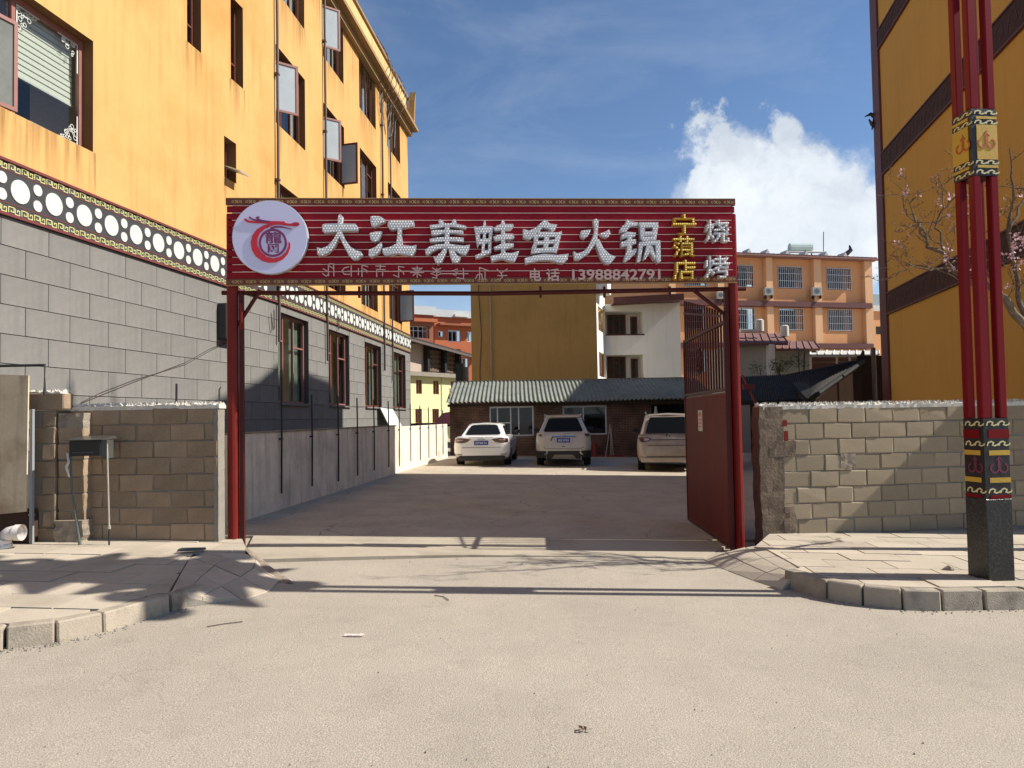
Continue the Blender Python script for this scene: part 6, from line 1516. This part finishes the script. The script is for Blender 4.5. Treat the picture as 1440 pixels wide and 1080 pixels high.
    def rp(name, pts, mm, th=.012, parent=None, sink=.03):      # plate laid on the curved tail: pts (x,z)
        dens_ = []
        for (x0, z0_), (x1, z1_) in zip(pts, pts[1:] + pts[:1]):
            k_ = max(1, int(abs(x1 - x0) / .05)); dens_ += [(x0 + (x1 - x0) * j / k_, z0_ + (z1_ - z0_) * j / k_) for j in range(k_)]
        def sy(x, z):
            r_ = abs(x) / Wd; y = 0 if r_ < .70 else R0 * ((min(r_, .999) - .70) / .30) ** (1 / .42)
            return y + lean(z) * max(0, 1 - y / .9)
        P2_ = [Vector((x, sy(x, z) - th, z)) for x, z in dens_]; q = MB(); n_ = len(P2_)
        cx_ = sum(p.x for p in P2_) / n_; 
        V_ = P2_ + [p + Vector((0, th + sink, 0)) for p in P2_]
        # strip triangulation by x-sorted columns
        bm = bmesh.new(); vs = [bm.verts.new(v) for v in V_]
        f1 = bm.faces.new(vs[:n_]); bm.faces.new(vs[n_:][::-1])
        for j in range(n_): bm.faces.new((vs[j], vs[(j + 1) % n_], vs[n_ + (j + 1) % n_], vs[n_ + j]))
        bmesh.ops.triangulate(bm, faces=bm.faces[:]); bmesh.ops.recalc_face_normals(bm, faces=bm.faces)
        me = bpy.data.meshes.new(name); bm.to_mesh(me); bm.free(); me.materials.append(mm)
        o = bpy.data.objects.new(name, me); COL.objects.link(o); o.parent = parent or t; return o
    sp['rear'](rp, part, t, H)
    # wheels
    for y in sp['wy']:
        for s in (-1, 1):
            r_ = sp['wr']; x = s * (Wd - .115); q = MB()
            prof_ = [(-.11, r_ * .62), (-.11, r_ * .93), (-.085, r_), (.085, r_), (.11, r_ * .93), (.11, r_ * .62)]; n_ = 28; V_ = []
            for k in range(n_):
                a = 2 * pi * k / n_; V_ += [(x + dx, y + rr_ * cos(a), r_ + rr_ * sin(a)) for dx, rr_ in prof_]
            q.add(V_, [(k * 6 + j, k * 6 + (j + 1) % 6, ((k + 1) % n_) * 6 + (j + 1) % 6, ((k + 1) % n_) * 6 + j) for k in range(n_) for j in range(6)]); wh = part('wheel', q, M_tyre)
            q = MB(); V_ = [(x + s * .06, y, r_)] ; q.prism([Vector((x + s * .03, y + r_ * .62 * cos(2 * pi * k / 24), r_ + r_ * .62 * sin(2 * pi * k / 24))) for k in range(24)], (s * .01, 0, 0)); rim = part('rim', q, M_trim, wh)
            q = MB()
            for k in range(5): a = 2 * pi * k / 5; q.tube([(x + s * .075, y, r_), (x + s * .08, y + r_ * .6 * cos(a), r_ + r_ * .6 * sin(a))], .028, 5)
            pp = [(x + s * .09, y + r_ * .6 * cos(2 * pi * k / 24), r_ + r_ * .6 * sin(2 * pi * k / 24)) for k in range(25)]; q.tube(pp, .018, 5); part('spokes', q, M_rim, wh)
            q = MB(); arc = [(s * (Wd + .003), y + (r_ + .05) * cos(a), r_ + (r_ + .05) * sin(a)) for a in [pi * k / 12 for k in range(13)]]; arcp = [Vector(p) for p in arc]; q.prism([p - Vector((s * .03, 0, 0)) for p in arcp], (s * .034, 0, 0)); part('wheel_arch', q, M_trim)
    for s in (-1, 1):
        q = MB(); c = Vector((s * (Wd + .1), sp['yd'] - .12, zt_f + .1)); q.hexa([c + Vector(v) for v in ((-.1, -.05, -.07), (.1, -.05, -.07), (.08, .08, -.06), (-.1, .08, -.06), (-.1, -.05, .06), (.09, -.05, .07), (.07, .08, .05), (-.1, .08, .05))]); part('door_mirror', q, sp.get('mirror', M_trim), bevel=.02)
        q = MB(); q.tube([(s * (Wd - .03), sp['yd'] - .1, zt_f + .03), (s * (Wd + .06), sp['yd'] - .1, zt_f + .07)], .02, 5); part('mirror_arm', q, M_trim)
    t.matrix_world = T
    return t
def plate_text(s, part_parent, x0, x1, z0, z1, y):
    Fq = Frame((0, y), (1, y)); o = text(s, Fq, x0, x1, z0, z1, 0, .004, M_plw, 'plate_lettering', None, off=.01, res=1); o.parent = part_parent
def ring(part, x, z, r, y, w, mm, parent=None):
    q = MB(); q.tube([(x + r * cos(2 * pi * k / 16), y, z + r * sin(2 * pi * k / 16)) for k in range(17)], w, 4, caps=False); part('emblem', q, mm, parent)
def sedan_rear(rp, part, t, H):
    for s in (-1, 1):
        rp('tail_lamp', [(s * .88, .78), (s * .88, .91), (s * .66, .935), (s * .34, .895), (s * .46, .80), (s * .62, .755)], M_tail, .014)
        rp('lamp_segment', [(s * .80, .845), (s * .80, .875), (s * .60, .885), (s * .60, .86)], M_tailc, .02)
        rp('reflector', [(s * .83, .385), (s * .83, .405), (s * .62, .405), (s * .62, .385)], M_tail, .012)
    rp('diffuser', [(-.74, .19), (.74, .19), (.80, .30), (.72, .355), (-.72, .355), (-.80, .30)], M_trim, .016)
    rp('boot_seam', [(-.64, .615), (.64, .615), (.64, .625), (-.64, .625)], M_trim, .006)
    rp('boot_seam', [(-.40, .955), (.40, .955), (.40, .962), (-.40, .962)], M_trim, .006)
    pl = rp('number_plate', [(-.23, .70), (.23, .70), (.23, .84), (-.23, .84)], M_plate, .02); plate_text('云P8K76', pl, -.19, .19, .73, .81, -.022 + .0)
    for k in range(4): ring(part, -.09 + .06 * k, .915, .038, -.0 , .006, M_chr)
    q = MB(); q.tube([(-.02, 1.72, H + .03), (.02, 1.72, H + .03)], .03, 6); part('roof_fin', q, M_trim)
sedan = dict(L=4.72, W=1.84, H=1.40, zb=.20, belt_r=.99, belt_f=.98, nose=.72, ya=.62, yd=3.35, lean=[(0, .02), (.4, 0), (.62, .0), (.75, .03), (.94, .0), (1.0, .05)],
             cabin=[(.62, 1.22, .76, .56), (1.0, 1.5, .78, .60), (2.2, 2.1, .80, .62), (3.45, 2.6, .78, .58)], rs=(.16, .9), side=[(0, (.55, .95)), (1, (.06, .94)), (2, (.06, .72))], wy=(.92, 3.78), wr=.325, rear=sedan_rear)
M_pw = mat('white_car_paint', (.80, .80, .78), .25, .02, 2, 0, coat=.8); M_pw2 = mat('pearl_car_paint', (.48, .45, .385), .3, .05, 2, 0, coat=.7, col2=(.36, .32, .26), c2scale=1.2)
M_pw3 = mat('dusty_beige_paint', (.38, .32, .26), .4, .06, 2, 0, coat=.5, col2=(.22, .17, .12), c2scale=1.1, c2lo=.4, c2hi=.7)
def suv_rear(rp, part, t, H):
    for s in (-1, 1):
        rp('tail_lamp', [(s * .90, .98), (s * .88, 1.12), (s * .72, 1.14), (s * .50, 1.09), (s * .62, 1.04), (s * .72, .98)], M_tailc, .016)
        rp('lamp_segment', [(s * .86, 1.0), (s * .86, 1.07), (s * .70, 1.08), (s * .72, 1.01)], M_tail, .022)
        rp('bumper_corner', [(s * .91, .30), (s * .91, .52), (s * .60, .53), (s * .54, .44), (s * .62, .30)], M_trim, .014)
        rp('chrome_trim', [(s * .60, .385), (s * .52, .46), (s * .56, .48), (s * .64, .41)], M_chr, .022)
        q = MB(); q.tube([(s * .62, 1.1, H - .02), (s * .63, 1.3, H + .04), (s * .63, 2.8, H + .04), (s * .62, 3.0, H - .01)], .018, 6); part('roof_rail', q, M_chr)
    rp('bumper_insert', [(-.56, .26), (.56, .26), (.52, .52), (-.52, .52)], M_trim, .02)
    rp('skid_plate', [(-.40, .27), (.40, .27), (.30, .40), (-.30, .40)], M_mortar, .028)
    rp('plate_recess', [(-.44, .86), (-.36, .995), (.42, .995), (.42, .975), (-.33, .975), (-.40, .86)], M_trim, .008)
    rp('chrome_trim', [(-.38, 1.0), (.38, 1.0), (.38, 1.03), (-.38, 1.03)], M_chr, .02)
    rp('hatch_seam', [(-.66, .66), (-.60, .60), (.60, .60), (.66, .66), (.64, .665), (.59, .612), (-.59, .612), (-.64, .665)], M_trim, .007)
    rp('hatch_handle', [(-.05, .66), (.05, .66), (.05, .68), (-.05, .68)], M_trim, .01)
    pl = rp('number_plate', [(-.22, .80), (.22, .80), (.22, .94), (-.22, .94)], M_plate, .02); plate_text('云P37E5', pl, -.18, .18, .83, .91, -.015)
    ring(part, 0, 1.075, .05, .0, .010, M_chr)
    q = MB(); q.hexa([(-.55, .52, H - .06), (.55, .52, H - .06), (.6, .85, H - .02), (-.6, .85, H - .02), (-.53, .52, H - .02), (.53, .52, H - .02), (.6, .85, H + .03), (-.6, .85, H + .03)]); part('spoiler', q, M_pw2, bevel=.01)
suv = dict(L=4.65, W=1.82, H=1.69, zb=.30, belt_r=1.13, belt_f=1.08, nose=.92, ya=.35, yd=3.4, lean=[(0, .06), (.3, .05), (.52, -.02), (.66, .0), (1.13, .12)],
           cabin=[(.10, .62, .82, .60), (1.3, 1.5, .83, .65), (2.4, 2.4, .83, .66), (3.45, 2.75, .82, .62)], rs=(.1, .86), side=[(0, (.1, .92)), (1, (.05, .95)), (2, (.05, .75))], wy=(.88, 3.6), wr=.36, rear=suv_rear)
def van_rear(rp, part, t, H):
    for s in (-1, 1):
        rp('tail_lamp', [(s * .90, .93), (s * .90, 1.05), (s * .70, 1.06), (s * .50, 1.02), (s * .54, .96), (s * .72, .90)], M_tail, .016)
        rp('lamp_segment', [(s * .70, .95), (s * .70, 1.03), (s * .56, 1.01), (s * .58, .965)], M_tailc, .022)
        rp('lamp_segment', [(s * .80, .60), (s * .80, .64), (s * .72, .64), (s * .72, .60)], M_tailc, .012)
        q = MB(); q.tube([(s * .64, .6, H - .0), (s * .66, .75, H + .06), (s * .66, 2.8, H + .05), (s * .64, 3.0, H)], .022, 6); part('roof_rail', q, M_chr)
    rp('trim_strip', [(-.52, .965), (.52, .965), (.52, .985), (-.52, .985)], M_tail, .012)
    rp('hatch_seam', [(-.66, .46), (.66, .46), (.66, .475), (-.66, .475)], M_trim, .007)
    rp('hatch_crease', [(-.62, .80), (.62, .80), (.62, .815), (-.62, .815)], M_trim, .005)
    rp('bumper_step', [(-.82, .30), (.82, .30), (.84, .43), (-.84, .43)], M_pw3, .03)
    rp('plate_recess', [(-.26, .62), (.26, .62), (.26, .77), (-.26, .77)], M_pw3, .01)
    ring(part, 0, 1.10, .055, .06, .014, M_trim)
van = dict(L=4.6, W=1.86, H=1.76, zb=.24, belt_r=1.17, belt_f=1.12, nose=.95, ya=.3, yd=3.4, lean=[(0, .05), (.3, .0), (.5, -.02), (1.0, .03), (1.17, .09)],
           cabin=[(.07, .42, .84, .68), (1.3, 1.4, .85, .70), (2.4, 2.4, .85, .70), (3.45, 2.85, .84, .66)], rs=(.04, .86), side=[(0, (.1, .92)), (1, (.05, .95)), (2, (.05, .75))], wy=(.85, 3.55), wr=.34, rear=van_rear)
def put(px, py): p = on_ground(px, py); return (p.x, p.y, G(p.x))
car(sedan, put(677, 656), radians(-4), 'clean white saloon with dark slanted tail lamps and blue plate, beside the yard wall', M_pw)
car(suv, put(793, 656.5), radians(-4), 'pearl white tall car in the middle with roof rails and black bumper insert', M_pw2)
pv = put(938, 664); car(van, (pv[0] + .06, pv[1], pv[2]), radians(-10.5), 'dusty beige tall car half hidden behind the open gate leaf', M_pw3)

# ------------------------------------------------------------------ blossoming street tree leaning into view at the right
M_bark = mat('cherry_bark', (.15, .11, .075), .9, .35, 12, .8, 50, col2=(.25, .2, .16), c2scale=9)
M_blo = mat('pink_blossom', (.72, .46, .50), .6, .15, 30, 0); M_bud = mat('russet_leaf_bud', (.16, .075, .045), .7, .3, 20, 0)
tree = thing('blossom_tree', (6.9, 8.4, G(6.9) + RL), 'sparse pink blossoming street tree with russet buds behind the red pole', 'tree')
rr = random.Random(17); TY = 8.3
trunk = [(6.9, 8.4, -.1), (6.85, 8.42, .7), (6.75, 8.38, 1.4), (6.45, 8.35, 1.95)] + [tuple(at_depth(1480, 500, 8.35))] + [tuple(at_depth(1447, 462, TY))]
m = MB(); m.tube(trunk, [.11, .10, .095, .085, .075, .06], 9); obj('trunk', m, M_bark, tree, smooth=True)
tips = []; twigs = MB(); buds = MB(); blo = MB()
def wob(P_, k=4, a=.02):
    out = [Vector(P_[0])]
    for p, q in zip(P_, P_[1:]):
        p, q = Vector(p), Vector(q)
        for i in range(1, k + 1): out.append(p.lerp(q, i / k) + Vector((rr.gauss(0, a), rr.gauss(0, a), rr.gauss(0, a))) * (1 if i < k else .3))
    return out
def bloom(c, n=5, r=.03):
    for _ in range(n):
        p = c + Vector((rr.gauss(0, r), rr.gauss(0, r), rr.gauss(0, r)))
        a = Vector((rr.gauss(0, 1), rr.gauss(0, 1), rr.gauss(0, 1))).normalized(); b = a.orthogonal().normalized(); c2 = a.cross(b)
        for k in range(5): t0 = 2 * pi * k / 5; v = (b * cos(t0) + c2 * sin(t0)); w = (b * cos(t0 + .6) + c2 * sin(t0 + .6)); w2 = (b * cos(t0 - .6) + c2 * sin(t0 - .6)); blo.add([p, p + w * .011 + a * .003, p + v * .019 + a * .006, p + w2 * .011 + a * .003], [(0, 1, 2, 3)])
def twig_from(p, d, L_, r, depth):
    n = 4; pts = [p]; dd = d.normalized()
    for i in range(n):
        dd = (dd + Vector((rr.gauss(0, .22), rr.gauss(0, .22), rr.gauss(.06, .2)))).normalized(); pts.append(pts[-1] + dd * L_ / n)
    twigs.tube(pts, [r * (1 - .75 * i / n) for i in range(n + 1)], 4, caps=False)
    for q in pts[1:]:
        for _ in range(2 if depth < 2 else 3):
            a = Vector((rr.gauss(0, 1), rr.gauss(0, 1), abs(rr.gauss(0, 1)))).normalized(); b = a.orthogonal().normalized(); k = rr.uniform(.008, .018); buds.add([q, q + a * k + b * k * .4, q + a * k * 2, q + a * k - b * k * .4], [(0, 1, 2, 3)])
        if rr.random() < .018: bloom(q, rr.randint(2, 5), .018)
    if depth > 0:
        for _ in range(rr.choice((2, 3))):
            q = rr.choice(pts[1:]); e = (dd * .6 + Vector((rr.gauss(0, .7), rr.gauss(0, .5), rr.gauss(.2, .5)))).normalized(); twig_from(q, e, L_ * rr.uniform(.45, .75), r * .6, depth - 1)
limbs = [([(1447, 462), (1405, 412), (1370, 398), (1330, 368), (1303, 335), (1284, 300)], .045, 0), ([(1370, 398), (1330, 378), (1300, 378), (1268, 372)], .016, -.1), ([(1440, 455), (1432, 400), (1418, 330), (1425, 262), (1420, 212)], .035, .1),
         ([(1330, 368), (1316, 320), (1326, 280), (1329, 258)], .014, .05), ([(1418, 330), (1440, 280), (1452, 240)], .02, .2), ([(1303, 335), (1292, 318), (1274, 300), (1270, 280)], .012, -.15), ([(1405, 412), (1378, 350), (1362, 300), (1370, 262)], .02, .3),
         ([(1447, 462), (1475, 380), (1500, 280), (1540, 180), (1560, 90)], .05, .3), ([(1475, 380), (1530, 330), (1600, 250), (1650, 150)], .04, -.3), ([(1500, 280), (1470, 200), (1500, 100), (1480, 10)], .03, -.5), ([(1447, 462), (1520, 420), (1600, 380), (1680, 300)], .04, .5), ([(1500, 280), (1530, 200), (1600, 60), (1620, -60)], .035, .6)]
for P_, r0_, dy in limbs:
    pts = [at_depth(x, y, TY + dy * i / (len(P_) - 1) * 1.6) for i, (x, y) in enumerate(P_)]; w = wob(pts)
    q = MB(); n = len(w); q.tube(w, [r0_ * (1 - .78 * i / (n - 1)) for i in range(n)], 6); obj('branch', q, M_bark, tree, smooth=True)
    for i in range(2, n):
        if rr.random() < .6: d = (w[i] - w[i - 1]).normalized(); twig_from(w[i], (d + Vector((rr.gauss(0, .8), rr.gauss(0, .7), rr.gauss(.25, .6)))).normalized(), rr.uniform(.2, .42), .007, 2)
        if rr.random() < .06: bloom(w[i], rr.randint(4, 9), .025)
for x, y in ((1337, 277), (1330, 360), (1335, 352), (1427, 330), (1425, 345), (1436, 338), (1421, 360), (1434, 372)): bloom(at_depth(x, y, TY - .1), 14, .035)
obj('twigs', twigs, M_bark, tree, kind='stuff'); obj('leaf_buds', buds, M_bud, tree, kind='stuff'); obj('blossoms', blo, M_blo, tree, kind='stuff')

# small weed at the foot of the wall and litter by the pavement edges
m = MB(); rr = random.Random(5); c = og(1268, 740, RL); leaf_cloud(m, c + Vector((0, -.03, .03)), .10, 60, .03, rr, .5); tag(obj('weed_tuft', m, M_fol), 'small dark weed tuft at the foot of the grey block wall', 'weed')
m = MB(); c = og(1386, 806, RL); c = Vector((c.x - .33, c.y + .13, c.z)); m.tube([c, c + Vector((.06, 0, .02)), c + Vector((.1, 0, .01))], [.02, .035, .02], 6); tag(obj('stone', m, M_rough), 'small dark stone at the foot of the black granite pole', 'stone')
m = MB(); a = og(248, 776, LL + .02); b = og(286, 774, LL + .02); m.hexa([a, b, b + Vector((0, .08, 0)), a + Vector((0, .08, 0)), a + Vector((.02, 0, .03)), b + Vector((-.01, 0, .02)), b + Vector((-.01, .08, .02)), a + Vector((.02, .08, .03))]); tag(obj('metal_strip', m, MATS['green_grey_pipe']), 'flat grey metal strip lying on the pavement near the left gate post', 'metal strip')
